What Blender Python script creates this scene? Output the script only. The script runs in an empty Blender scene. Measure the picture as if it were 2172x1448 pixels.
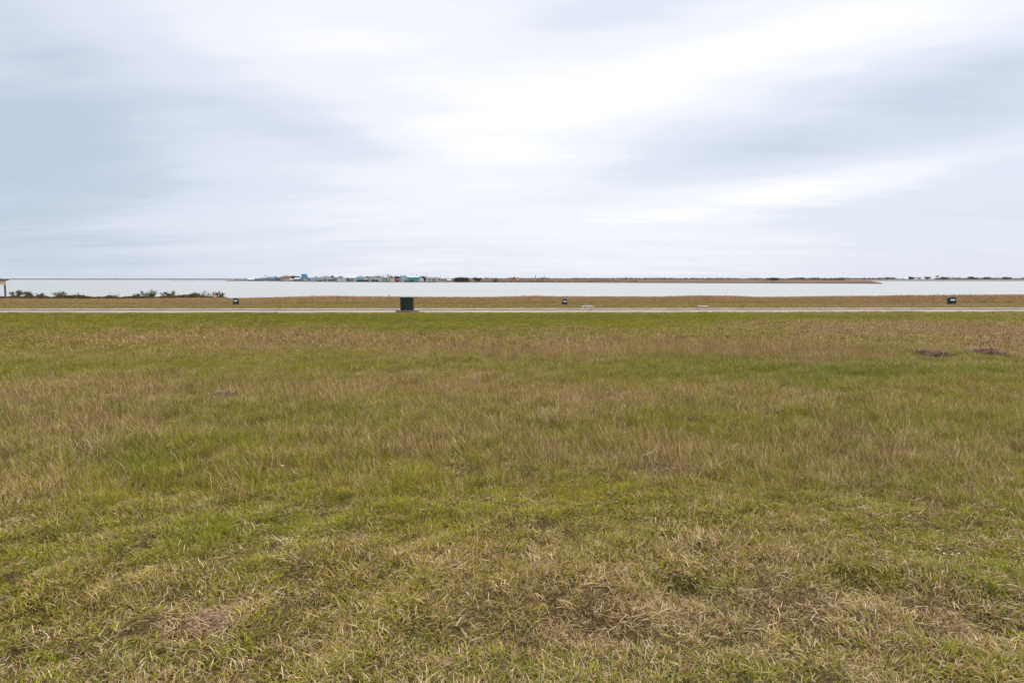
import bpy, bmesh, math, random
import numpy as np
from mathutils import Vector, Matrix
R = math.radians
random.seed(7)
SC = bpy.context.scene
COL = SC.collection

# ------------------------------------------------------------------ camera
CAM_Z = 1.6
PITCH = math.atan(134 / 1448)
cd = bpy.data.cameras.new('camera'); cam = bpy.data.objects.new('camera', cd); COL.objects.link(cam)
cam.location = (0, 0, CAM_Z); cam.rotation_euler = (R(90) - PITCH, 0, 0)
cd.sensor_width = 36; cd.lens = 24; cd.clip_start = 0.05; cd.clip_end = 40000
SC.camera = cam

def ray(px, py):
    a, b = (px - 1086) / 1448, (724 - py) / 1448
    c, s = math.cos(PITCH), math.sin(PITCH)
    return Vector((a, c + b * s, -s + b * c))
def at(px, py, Y):                      # the point at forward distance Y seen in direction (px, py)
    d = ray(px, py); t = Y / d.y
    return Vector((d.x * t, Y, CAM_Z + d.z * t))
def on_z(px, py, z=0.0):                # the point of the level z
    d = ray(px, py); t = (z - CAM_Z) / d.z
    return Vector((d.x * t, d.y * t, z))

# ------------------------------------------------------------------ sky and sun
SUN_EL, SUN_AZ = 50, 60                 # sun veiled by cloud, ahead and to the right
w = bpy.data.worlds.new('World'); SC.world = w; w.use_nodes = True
SKY_STRENGTH = 0.1
def build_sky():
    nt = w.node_tree; nt.nodes.clear(); N = nt.nodes; L = nt.links
    def M(op, a, b=None, c=None, clamp=False):
        n = N.new('ShaderNodeMath'); n.operation = op; n.use_clamp = clamp
        for i, v in enumerate((a, b, c)):
            if v is None: continue
            if isinstance(v, (int, float)): n.inputs[i].default_value = v
            else: L.new(v, n.inputs[i])
        return n.outputs[0]
    out = N.new('ShaderNodeOutputWorld'); bg = N.new('ShaderNodeBackground'); bg.inputs[1].default_value = SKY_STRENGTH
    L.new(bg.outputs[0], out.inputs[0])
    sky = N.new('ShaderNodeTexSky'); sky.sky_type = 'NISHITA'; sky.sun_disc = False
    sky.sun_elevation = R(SUN_EL); sky.sun_rotation = R(SUN_AZ); sky.air_density = 1.0; sky.dust_density = 1.5
    tc = N.new('ShaderNodeTexCoord'); sx = N.new('ShaderNodeSeparateXYZ'); L.new(tc.outputs['Generated'], sx.inputs[0])
    x, y, z = sx.outputs
    az = M('ARCTAN2', x, y); el = M('ARCSINE', z)
    zc = M('MAXIMUM', z, 0.0)
    den = M('ADD', zc, 0.10)
    cx = M('DIVIDE', x, den); cy = M('DIVIDE', y, den)
    def noise(sxx, syy, off, scale, detail, rough, dist=0.0):
        cb = N.new('ShaderNodeCombineXYZ')
        L.new(M('MULTIPLY', cx, sxx), cb.inputs[0]); L.new(M('MULTIPLY', cy, syy), cb.inputs[1]); cb.inputs[2].default_value = off
        n = N.new('ShaderNodeTexNoise'); L.new(cb.outputs[0], n.inputs['Vector'])
        n.inputs['Scale'].default_value = scale; n.inputs['Detail'].default_value = detail
        n.inputs['Roughness'].default_value = rough; n.inputs['Distortion'].default_value = dist
        return n.outputs[0]
    n1 = noise(0.55, 1.0, 3.1, 0.55, 5, 0.5, 0.6)
    n2 = noise(0.30, 1.0, 9.7, 2.2, 4, 0.55, 0.3)
    n3 = noise(0.22, 1.0, 5.5, 6.0, 5, 0.6, 0.4)
    # warp the cloud positions a little so that their borders are ragged
    waz = M('ADD', az, M('MULTIPLY', M('SUBTRACT', n1, 0.5), 0.16))
    wel = M('ADD', el, M('MULTIPLY', M('SUBTRACT', n2, 0.5), 0.035))
    B = M('ADD', 0.60, M('MULTIPLY', M('SUBTRACT', n1, 0.5), 0.36))
    B = M('ADD', B, M('MULTIPLY', M('SUBTRACT', n2, 0.5), 0.34))
    B = M('ADD', B, M('MULTIPLY', M('SUBTRACT', n3, 0.5), 0.22))
    for px, py, wx, wy, rot, amp in CLOUDS_AND_FALLOFF:
        d = ray(px, py).normalized(); a0 = math.atan2(d.x, d.y); e0 = math.asin(d.z)
        wx, wy = wx / 1448, wy / 1448; c, s = math.cos(R(rot)), math.sin(R(rot))
        da = M('SUBTRACT', waz, a0); de = M('SUBTRACT', wel, e0)
        u = M('MULTIPLY_ADD', da, c / wx, M('MULTIPLY', de, s / wx))
        v = M('MULTIPLY_ADD', da, -s / wy, M('MULTIPLY', de, c / wy))
        q = M('ADD', M('MULTIPLY', u, u), M('MULTIPLY', v, v))
        g = M('POWER', 2.71828, M('MULTIPLY', q, -1.0))
        B = M('MULTIPLY_ADD', g, amp * 0.74, B)
    rp = N.new('ShaderNodeValToRGB'); rp.color_ramp.interpolation = 'EASE'
    e = rp.color_ramp.elements
    e[0].position = 0.0; e[0].color = (0.39, 0.455, 0.548, 1)
    e[1].position = 1.0; e[1].color = (0.755, 0.755, 0.758, 1)
    m = e.new(0.5); m.color = (0.565, 0.60, 0.682, 1)
    m = e.new(0.8); m.color = (0.672, 0.69, 0.735, 1)
    L.new(B, rp.inputs[0])
    # an overcast sky is brighter towards the zenith (CIE overcast sky)
    gain = M('MULTIPLY_ADD', M('SMOOTH_MAX', M('SUBTRACT', zc, 0.36), 0.0, 0.1), 2.0, 1.0)
    vm = N.new('ShaderNodeVectorMath'); vm.operation = 'SCALE'
    L.new(rp.outputs[0], vm.inputs[0]); L.new(M('MULTIPLY', gain, 1.0 / SKY_STRENGTH), vm.inputs['Scale'])
    mx = N.new('ShaderNodeMix'); mx.data_type = 'RGBA'; mx.inputs[0].default_value = 0.94
    L.new(sky.outputs[0], mx.inputs[6]); L.new(vm.outputs[0], mx.inputs[7]); L.new(mx.outputs[2], bg.inputs[0])
# clouds, plus lens falloff painted as darker sides: direction (as photo px), half size, tilt, lighter / darker
CLOUDS_AND_FALLOFF = [
    (1080, 260, 270, 100, 4, 0.28), (1000, 90, 480, 100, 0, 0.20), (1380, 160, 360, 55, 14, 0.26), (1780, 75, 420, 65, 10, 0.38),
    (2100, 60, 200, 60, 10, 0.15), (780, 120, 420, 110, -6, 0.22), (1300, 15, 230, 40, 10, -0.30),
    (1840, 225, 500, 56, 12, -0.34), (2160, 240, 240, 110, 10, -0.34), (1560, 330, 280, 45, 6, -0.18), (1750, 330, 300, 40, 4, -0.18),
    (1900, 362, 420, 30, 9, 0.42), (1500, 425, 360, 40, 6, 0.12), (1060, 380, 420, 60, 0, 0.30),
    (560, 265, 330, 50, -8, -0.22), (740, 300, 220, 34, -12, -0.26), (300, 370, 420, 110, -4, -0.26), (40, 400, 300, 210, 0, -0.40),
    (60, 60, 240, 130, -10, -0.24), (330, 230, 200, 50, -8, 0.10), (620, 430, 330, 40, 0, 0.14), (430, 470, 260, 30, 2, 0.10),
    (1150, 530, 800, 80, 0, 0.13), (60, 540, 420, 60, 0, -0.20), (2140, 540, 300, 90, 0, -0.16), (20, 250, 260, 260, 0, -0.20), (2172, 200, 200, 200, 0, -0.10), (60, 20, 320, 80, -8, -0.10), (2060, 440, 260, 50, 0, -0.06),
]
build_sky()

sd = bpy.data.lights.new('sun', 'SUN'); sd.energy = 1.5; sd.angle = R(20); sd.color = (1.0, 0.92, 0.78)
sun = bpy.data.objects.new('sun', sd); COL.objects.link(sun)
v = Vector((math.sin(R(SUN_AZ)) * math.cos(R(SUN_EL)), math.cos(R(SUN_AZ)) * math.cos(R(SUN_EL)), math.sin(R(SUN_EL))))
sun.rotation_euler = v.to_track_quat('Z', 'Y').to_euler(); sun.location = v * 50
SC.view_settings.view_transform = 'Standard'; SC.view_settings.look = 'None'
SC.view_settings.exposure = 0.45; SC.view_settings.gamma = 1.0; SC.view_settings.use_curve_mapping = False
SC.render.engine = 'CYCLES'
SC.cycles.use_denoising = True; SC.cycles.denoiser = 'OPENIMAGEDENOISE'
SC.cycles.denoising_input_passes = 'RGB_ALBEDO_NORMAL'; SC.cycles.denoising_prefilter = 'NONE'
SC.cycles.max_bounces = 6; SC.cycles.diffuse_bounces = 3; SC.cycles.transmission_bounces = 3; SC.cycles.glossy_bounces = 2

# ------------------------------------------------------------------ helpers
class MB:
    def __init__(s): s.bm = bmesh.new()
    def box(s, c, d, rz=0, ry=0, rx=0, taper=1.0):
        m = Matrix.Translation(c) @ Matrix.Rotation(rz, 4, 'Z') @ Matrix.Rotation(ry, 4, 'Y') @ Matrix.Rotation(rx, 4, 'X')
        vs = []
        for z in (-.5, .5):
            k = taper if z > 0 else 1
            for x, y in ((-.5, -.5), (.5, -.5), (.5, .5), (-.5, .5)):
                vs.append(s.bm.verts.new(m @ Vector((x * d[0] * k, y * d[1] * k, z * d[2]))))
        for f in ((3, 2, 1, 0), (4, 5, 6, 7), (0, 1, 5, 4), (1, 2, 6, 5), (2, 3, 7, 6), (3, 0, 4, 7)):
            s.bm.faces.new([vs[i] for i in f])
        return s
    def poly(s, pts, faces):
        vs = [s.bm.verts.new(p) for p in pts]
        for f in faces: s.bm.faces.new([vs[i] for i in f])
        return s
    def tube(s, pts, rad, n=6):
        rings = []
        for i, p in enumerate(pts):
            p = Vector(p); a = Vector(pts[max(i - 1, 0)]); b = Vector(pts[min(i + 1, len(pts) - 1)])
            t = (b - a).normalized(); u = t.cross(Vector((0.31, 0.9, 0.2))).normalized(); q = t.cross(u)
            r = rad[i] if isinstance(rad, (list, tuple)) else rad
            rings.append([s.bm.verts.new(p + (u * math.cos(k * 2 * math.pi / n) + q * math.sin(k * 2 * math.pi / n)) * r) for k in range(n)])
        for a, b in zip(rings, rings[1:]):
            for k in range(n): s.bm.faces.new((a[k], a[(k + 1) % n], b[(k + 1) % n], b[k]))
        s.bm.faces.new(rings[0][::-1]); s.bm.faces.new(rings[-1])
        return s
    def blob(s, c, r, seed=0, sub=1, rough=.2):
        rr = random.Random(seed)
        g = bmesh.ops.create_icosphere(s.bm, subdivisions=sub, radius=1)
        for v in g['verts']:
            k = 1 + rr.uniform(-rough, rough)
            v.co = Vector((v.co.x * r[0] * k, v.co.y * r[1] * k, v.co.z * r[2] * k)) + Vector(c)
        return s
    def leaves(s, c, r, n, size, rr, fill=0.75):
        # leaf clumps spread through an ellipsoid
        for i in range(n):
            d = Vector((rr.gauss(0, 1), rr.gauss(0, 1), rr.gauss(0, 1))).normalized() * (rr.random() ** (1 - fill))
            p = Vector(c) + Vector((d.x * r[0], d.y * r[1], d.z * r[2]))
            a = Vector((rr.gauss(0, 1), rr.gauss(0, 1), rr.gauss(0, 1))).normalized()
            b = a.cross(Vector((rr.gauss(0, 1), rr.gauss(0, 1), rr.gauss(0, 1)))).normalized()
            k = size * rr.uniform(.6, 1.4)
            vs = [s.bm.verts.new(p + a * k), s.bm.verts.new(p + b * k * .55), s.bm.verts.new(p - a * k), s.bm.verts.new(p - b * k * .55)]
            s.bm.faces.new(vs)
        return s
    def build(s, name, m, parent=None, smooth=False, bevel=0):
        if bevel: bmesh.ops.bevel(s.bm, geom=list(s.bm.edges), offset=bevel, segments=2, affect='EDGES', profile=.5)
        me = bpy.data.meshes.new(name); s.bm.to_mesh(me); s.bm.free()
        if smooth:
            for p in me.polygons: p.use_smooth = True
        me.materials.append(m)
        o = bpy.data.objects.new(name, me); COL.objects.link(o)
        if parent: o.parent = parent
        return o
def tag(o, label=None, cat=None, group=None, kind=None):
    for k, v in (('label', label), ('category', cat), ('group', group), ('kind', kind)):
        if v: o[k] = v
    return o
def empty(name, loc, rz=0, label=None, cat=None, group=None):
    o = bpy.data.objects.new(name, None); COL.objects.link(o); o.location = loc; o.rotation_euler = (0, 0, rz)
    o.empty_display_size = .2
    return tag(o, label, cat, group)

_m = {}
def mat(name, col, rough=.7, var=.18, scale=3.0, bump=0.0, metal=0.0, spec=.4, dirt=None):
    if name in _m: return _m[name]
    m = bpy.data.materials.new(name); m.use_nodes = True; nt = m.node_tree; N = nt.nodes; L = nt.links
    b = N['Principled BSDF']; b.inputs['Roughness'].default_value = rough; b.inputs['Metallic'].default_value = metal
    b.inputs['Specular IOR Level'].default_value = spec
    tc = N.new('ShaderNodeTexCoord'); n = N.new('ShaderNodeTexNoise'); n.inputs['Scale'].default_value = scale; n.inputs['Detail'].default_value = 6
    L.new(tc.outputs['Object'], n.inputs['Vector'])
    r = N.new('ShaderNodeValToRGB'); e = r.color_ramp.elements
    d = dirt or tuple(c * (1 - var) for c in col)
    e[0].position = .35; e[0].color = (*d, 1); e[1].position = .62; e[1].color = (*[min(1, c * (1 + var * .6)) for c in col], 1)
    L.new(n.outputs[0], r.inputs[0]); L.new(r.outputs[0], b.inputs['Base Color'])
    if bump:
        bp = N.new('ShaderNodeBump'); bp.inputs['Strength'].default_value = bump; bp.inputs['Distance'].default_value = .02
        n2 = N.new('ShaderNodeTexNoise'); n2.inputs['Scale'].default_value = scale * 8; n2.inputs['Detail'].default_value = 4
        L.new(tc.outputs['Object'], n2.inputs['Vector']); L.new(n2.outputs[0], bp.inputs['Height']); L.new(bp.outputs[0], b.inputs['Normal'])
    _m[name] = m
    return m
def leaf_mat(name, c0, c1, trans=.25):
    if name in _m: return _m[name]
    m = bpy.data.materials.new(name); m.use_nodes = True; nt = m.node_tree; N = nt.nodes; L = nt.links
    b = N['Principled BSDF']; b.inputs['Roughness'].default_value = .8; b.inputs['Specular IOR Level'].default_value = .06
    g = N.new('ShaderNodeNewGeometry'); r = N.new('ShaderNodeValToRGB'); e = r.color_ramp.elements
    e[0].color = (*c0, 1); e[1].color = (*c1, 1); L.new(g.outputs['Random Per Island'], r.inputs[0]); L.new(r.outputs[0], b.inputs['Base Color'])
    t = N.new('ShaderNodeBsdfTranslucent'); L.new(r.outputs[0], t.inputs[0]); mx = N.new('ShaderNodeMixShader'); mx.inputs[0].default_value = trans
    L.new(b.outputs[0], mx.inputs[1]); L.new(t.outputs[0], mx.inputs[2]); L.new(mx.outputs[0], N['Material Output'].inputs[0])
    _m[name] = m
    return m

# value noise on arrays
def _h(i, j, s):
    n = (i * 374761393 + j * 668265263 + s * 974711) & 0x7fffffff
    n = ((n ^ (n >> 13)) * 1274126177) & 0x7fffffff
    return ((n ^ (n >> 16)) & 0xffff) / 65535.0
def vnoise(x, y, s=0):
    xi = np.floor(x).astype(np.int64); yi = np.floor(y).astype(np.int64); fx = x - xi; fy = y - yi
    fx = fx * fx * (3 - 2 * fx); fy = fy * fy * (3 - 2 * fy)
    a, b, c, d = _h(xi, yi, s), _h(xi + 1, yi, s), _h(xi, yi + 1, s), _h(xi + 1, yi + 1, s)
    return (a * (1 - fx) + b * fx) * (1 - fy) + (c * (1 - fx) + d * fx) * fy
def fbm(x, y, s=0, o=3):
    t = 0; a = .5; k = 0
    for i in range(o):
        t = t + a * vnoise(x * 2 ** i + 17.3 * i, y * 2 ** i - 9.1 * i, s + i); k += a; a *= .5
    return t / k
def sstep(a, b, x):
    t = np.clip((x - a) / (b - a), 0, 1); return t * t * (3 - 2 * t)

# ------------------------------------------------------------------ terrain
SLOPE = .022                               # the road runs very slightly askew
ROAD_Z, WATER_Z = -.18, -1.5
def yr_of(x, y): return y - SLOPE * np.clip(x, -150, 150)
HOLES = [(on_z(1450, 1246), .15, .07), (on_z(1210, 1310), .2, .03), (on_z(1290, 1345), .2, .03), (on_z(700, 1285), .25, .03), (on_z(1010, 1330), .2, .03),
         (on_z(1360, 1105), .12, .04), (on_z(40, 1375), .25, .05), (on_z(2040, 1320), .25, .05), (on_z(1400, 1010), .25, .05), (on_z(230, 990), .3, .04),
         (on_z(1800, 1245), .2, .03), (on_z(1500, 1290), .3, .03), (on_z(350, 1040), .3, .03), (on_z(1080, 1400), .2, .04), (on_z(1640, 1350), .25, .03)]
BANK = lambda x: 55.6 + 1.2 * (fbm(x * .12, x * 0, 31, 3) - .5) * 2
def gz(x, y):
    x = np.asarray(x, float); y = np.asarray(y, float); r = yr_of(x, y)
    micro = (fbm(x * .8, y * .8, 3, 3) - .5) * .07 + (fbm(x * 2.6, y * 2.6, 8, 2) - .5) * .06 + (fbm(x * 6.5, y * 6.5, 18, 2) - .5) * .03
    amp = sstep(0, 3, r) * (1 - .7 * sstep(10, 25, r)) * (1 - sstep(30, 32, r))
    far = sstep(40, 44, r) * (1 - sstep(53, 55, r))
    z = micro * (amp + .3 * far + .15)
    z = z + np.interp(r, [0, 29, 31.2, 32.3, 32.36, 38.72, 38.74, 40, 47, 54], [0, 0, -.005, -.02, -.36, -.36, -.105, -.105, -.12, -.10])
    z = np.where((r > 32.33) & (r < 38.73), -.36, z)
    for c, rad, dep in HOLES:
        z = z - dep * np.exp(-((x - c.x) ** 2 + (y - c.y) ** 2) / rad ** 2)
    b = BANK(x)
    z = np.where(r > b - .5, z + (-1.95 - z) * sstep(0, 4, r - b + .5), z)
    z = np.where(r > b + 4, -1.95 - .8 * sstep(0, 60, r - b - 4), z)
    return z

def grid_ground():
    ys = np.unique(np.concatenate([[-15000, -4000, -900, -200, -60, -25, -10, -5, -2], np.arange(0, 12, .09), np.arange(12, 32.2, .3), [32.3, 32.33, 32.36, 34, 36, 38.5, 38.72, 38.745],
                                   np.arange(39.2, 54, .6), np.arange(54, 62, .4), [65, 75, 95, 130, 200, 400, 900, 2500, 6000, 15000]]))
    xs = np.concatenate([np.arange(0, 7, .09), np.arange(7, 20, .4), np.arange(20, 60, 1.2), [62, 70, 85, 110, 150, 250, 600, 2000, 6000, 15000]])
    xs = np.concatenate([-xs[:0:-1], xs])
    X, YR = np.meshgrid(xs, ys); Y = YR + SLOPE * np.clip(X, -150, 150)
    Z = gz(X, Y)
    nx, ny = len(xs), len(ys)
    V = np.stack([X, Y, Z], -1).reshape(-1, 3)
    i = np.arange((ny - 1) * (nx - 1)); a = (i // (nx - 1)) * nx + i % (nx - 1)
    F = np.stack([a, a + 1, a + nx + 1, a + nx], -1)
    me = bpy.data.meshes.new('ground'); me.from_pydata(V.tolist(), [], F.tolist())
    me.polygons.foreach_set('use_smooth', np.ones(len(F), bool))
    o = bpy.data.objects.new('ground', me); COL.objects.link(o); return tag(o, kind='structure')
ground = grid_ground()
def ground_mat():
    m = bpy.data.materials.new('soil_and_thatch'); m.use_nodes = True; nt = m.node_tree; N = nt.nodes; L = nt.links
    b = N['Principled BSDF']; b.inputs['Roughness'].default_value = .95; b.inputs['Specular IOR Level'].default_value = .1
    tc = N.new('ShaderNodeTexCoord')
    def no(sc, de, ro=.6):
        n = N.new('ShaderNodeTexNoise'); n.inputs['Scale'].default_value = sc; n.inputs['Detail'].default_value = de; n.inputs['Roughness'].default_value = ro
        L.new(tc.outputs['Object'], n.inputs['Vector']); return n
    n1 = no(60, 6, .7); r1 = N.new('ShaderNodeValToRGB'); e = r1.color_ramp.elements
    e[0].position = .3; e[0].color = (.02, .013, .007, 1); e[1].position = .7; e[1].color = (.10, .065, .03, 1)
    L.new(n1.outputs[0], r1.inputs[0])
    n2 = no(.9, 4); r2 = N.new('ShaderNodeValToRGB'); e = r2.color_ramp.elements
    e[0].position = .38; e[0].color = (.07, .07, .016, 1); e[1].position = .62; e[1].color = (.12, .08, .035, 1)
    L.new(n2.outputs[0], r2.inputs[0])
    mx = N.new('ShaderNodeMix'); mx.data_type = 'RGBA'; mx.inputs[0].default_value = .5
    L.new(r1.outputs[0], mx.inputs[6]); L.new(r2.outputs[0], mx.inputs[7]); L.new(mx.outputs[2], b.inputs['Base Color'])
    bp = N.new('ShaderNodeBump'); bp.inputs['Strength'].default_value = .8; bp.inputs['Distance'].default_value = .02
    L.new(n1.outputs[0], bp.inputs['Height']); L.new(bp.outputs[0], b.inputs['Normal'])
    return m
ground.data.materials.append(ground_mat())

# ------------------------------------------------------------------ road and kerbs
road_m = mat('road_concrete', (.31, .258, .21), .85, .18, .6, bump=.25, spec=.3)
kerb_m = mat('kerb_concrete', (.40, .335, .255), .85, .2, 1.1, bump=.25, spec=.3)
face_m = mat('kerb_face_dark', (.13, .10, .085), .9, .45, 1.5)  # upright kerb face, coloured darker than the kerb top
bed_m = mat('joint_filler', (.05, .045, .04), .95, .2, 4)
def Y(x, r): return r + SLOPE * x
rb = MB(); rb.poly([(-130, Y(-130, 32.42), -.30), (130, Y(130, 32.42), -.30), (130, Y(130, 38.9), -.30), (-130, Y(-130, 38.9), -.30)], [(0, 1, 2, 3)])
road = tag(rb.build('road', bed_m), kind='structure')
for k in range(-9, 10):
    a, b = 4.3 + 13.15 * k + .02, 4.3 + 13.15 * (k + 1) - .02
    sk = lambda r: .16 * (r - 37.5)
    q = []
    for z in (-.29, ROAD_Z):
        for xx, r in ((a, 32.8), (b, 32.8), (b, 38.5), (a, 38.5)):
            q.append((xx + sk(r), Y(xx, r), z + random.uniform(-.003, .003) * (z > -.2)))
    s = MB().poly(q, [(3, 2, 1, 0), (4, 5, 6, 7), (0, 1, 5, 4), (1, 2, 6, 5), (2, 3, 7, 6), (3, 0, 4, 7)])
    s.build('road_slab', road_m, road)
def kerb(sign, r0, name):
    root = None
    for k in range(-19, 20):
        a, b = 4.45 + 6.57 * k + .012, 4.45 + 6.57 * (k + 1) - .012
        prof = [(r0, -.30), (r0, ROAD_Z + .042), (r0 + sign * .05, ROAD_Z + .062), (r0 + sign * .20, -.095), (r0 + sign * .20, -.30)]
        n = len(prof); pts = [(xx, Y(xx, r), z) for xx in (a, b) for r, z in prof]
        fs = [(i, i + 1, n + i + 1, n + i) for i in range(1, n - 1)] + [tuple(range(n))[::-1], tuple(range(n, 2 * n))]
        mb = MB().poly(pts, fs)
        if root is None:
            o = empty(name, (0, 0, 0)); tag(o, kind='structure'); root = o
        mb.build('kerb_block', kerb_m, root)
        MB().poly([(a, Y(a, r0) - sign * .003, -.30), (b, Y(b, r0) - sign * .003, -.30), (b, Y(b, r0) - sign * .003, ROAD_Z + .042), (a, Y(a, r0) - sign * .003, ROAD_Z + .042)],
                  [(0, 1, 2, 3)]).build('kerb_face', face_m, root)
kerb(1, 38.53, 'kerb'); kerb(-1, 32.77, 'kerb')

# ------------------------------------------------------------------ water
def water():
    m = bpy.data.materials.new('bay_water'); m.use_nodes = True; nt = m.node_tree; N = nt.nodes; L = nt.links
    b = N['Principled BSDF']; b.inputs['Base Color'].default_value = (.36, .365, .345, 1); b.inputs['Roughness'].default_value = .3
    b.inputs['IOR'].default_value = 1.33
    tc = N.new('ShaderNodeTexCoord'); mp = N.new('ShaderNodeMapping'); mp.inputs['Scale'].default_value = (.18, .6, 1); L.new(tc.outputs['Object'], mp.inputs[0])
    n = N.new('ShaderNodeTexNoise'); n.inputs['Scale'].default_value = 1.0; n.inputs['Detail'].default_value = 5; L.new(mp.outputs[0], n.inputs['Vector'])
    bp = N.new('ShaderNodeBump'); bp.inputs['Strength'].default_value = .25; bp.inputs['Distance'].default_value = .10
    L.new(n.outputs[0], bp.inputs['Height']); L.new(bp.outputs[0], b.inputs['Normal'])
    mp2 = N.new('ShaderNodeMapping'); mp2.inputs['Scale'].default_value = (.004, .02, 1); L.new(tc.outputs['Object'], mp2.inputs[0])
    n2 = N.new('ShaderNodeTexNoise'); n2.inputs['Scale'].default_value = 1.0; n2.inputs['Detail'].default_value = 5; L.new(mp2.outputs[0], n2.inputs['Vector'])
    mr = N.new('ShaderNodeMapRange'); mr.inputs[1].default_value = .35; mr.inputs[2].default_value = .65; mr.inputs[3].default_value = .24; mr.inputs[4].default_value = .38
    L.new(n2.outputs[0], mr.inputs[0]); L.new(mr.outputs[0], b.inputs['Roughness'])
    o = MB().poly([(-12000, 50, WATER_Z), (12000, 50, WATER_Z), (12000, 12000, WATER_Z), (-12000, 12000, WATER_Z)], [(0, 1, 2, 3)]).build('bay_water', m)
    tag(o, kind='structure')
water()

# ------------------------------------------------------------------ grass
HIDE = bpy.data.collections.new('grass_sources')        # never linked to the scene
def make_tuft(name, n, rad, L, wid, tilt, curl, stalks=0, Ls=(.25, .4), wst=.0016, head=.35, flat=0, seed=0, segs=3, headw=3.5):
    rr = random.Random(seed); V = []; F = []; A = {'rnd': [], 'rnd2': [], 'tip': [], 'stalk': []}
    def blade(p, az, L, w, t0, t1, st, hd=None, tw=0.0):
        r1, r2 = rr.random(), rr.random(); base = len(V); S = segs if not hd else 4
        d = Vector((math.cos(az), math.sin(az), 0)); side = Vector((-math.sin(az + tw), math.cos(az + tw), 0)); q = Vector(p); prev = 0
        for i in range(S + 1):
            s = i / S; th = t0 + (t1 - t0) * s ** 1.3
            if i: q = q + (d * math.sin(th) + Vector((0, 0, 1)) * math.cos(th)) * (L / S)
            if q.z < .003: q.z = .003
            if hd: ww = w * (1 if s < .6 else (headw if s < .8 else headw * .8))
            else: ww = w * (1 - .15 * s - .55 * s * s)
            if i == S: pts = [q]
            else: pts = [q - side * ww * .5, q + side * ww * .5]
            for c in pts:
                V.append(tuple(c)); A['rnd'].append(r1); A['rnd2'].append(r2); A['tip'].append(s); A['stalk'].append(st if (not hd or s > .35) else st * .5)
        for i in range(S - 1): F.append((base + 2 * i, base + 2 * i + 1, base + 2 * i + 3, base + 2 * i + 2))
        F.append((base + 2 * S - 2, base + 2 * S - 1, base + 2 * S))
    for i in range(n):
        a = rr.uniform(0, 6.283); r = rad * math.sqrt(rr.random())
        z0 = rr.uniform(.002, .02) if flat else 0
        blade((r * math.cos(a), r * math.sin(a), z0), rr.uniform(0, 6.283) if rr.random() < .6 else a, rr.uniform(*L), wid * rr.uniform(.6, 1.35),
              R(rr.uniform(*tilt)), R(rr.uniform(*tilt)) + R(rr.uniform(*curl)), 0, tw=rr.uniform(-.9, .9))
    for i in range(stalks):
        a = rr.uniform(0, 6.283); r = rad * math.sqrt(rr.random())
        blade((r * math.cos(a), r * math.sin(a), 0), rr.uniform(0, 6.283), rr.uniform(*Ls), wst * rr.uniform(.7, 1.3), R(rr.uniform(0, 10)), R(rr.uniform(4, 34)), 1, hd=True, tw=rr.uniform(-1.5, 1.5))
    me = bpy.data.meshes.new(name); me.from_pydata(V, [], F)
    for k, a in A.items():
        at_ = me.attributes.new(k, 'FLOAT', 'POINT'); at_.data.foreach_set('value', a)
    me.materials.append(GRASS)
    o = bpy.data.objects.new(name, me); HIDE.objects.link(o)

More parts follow.
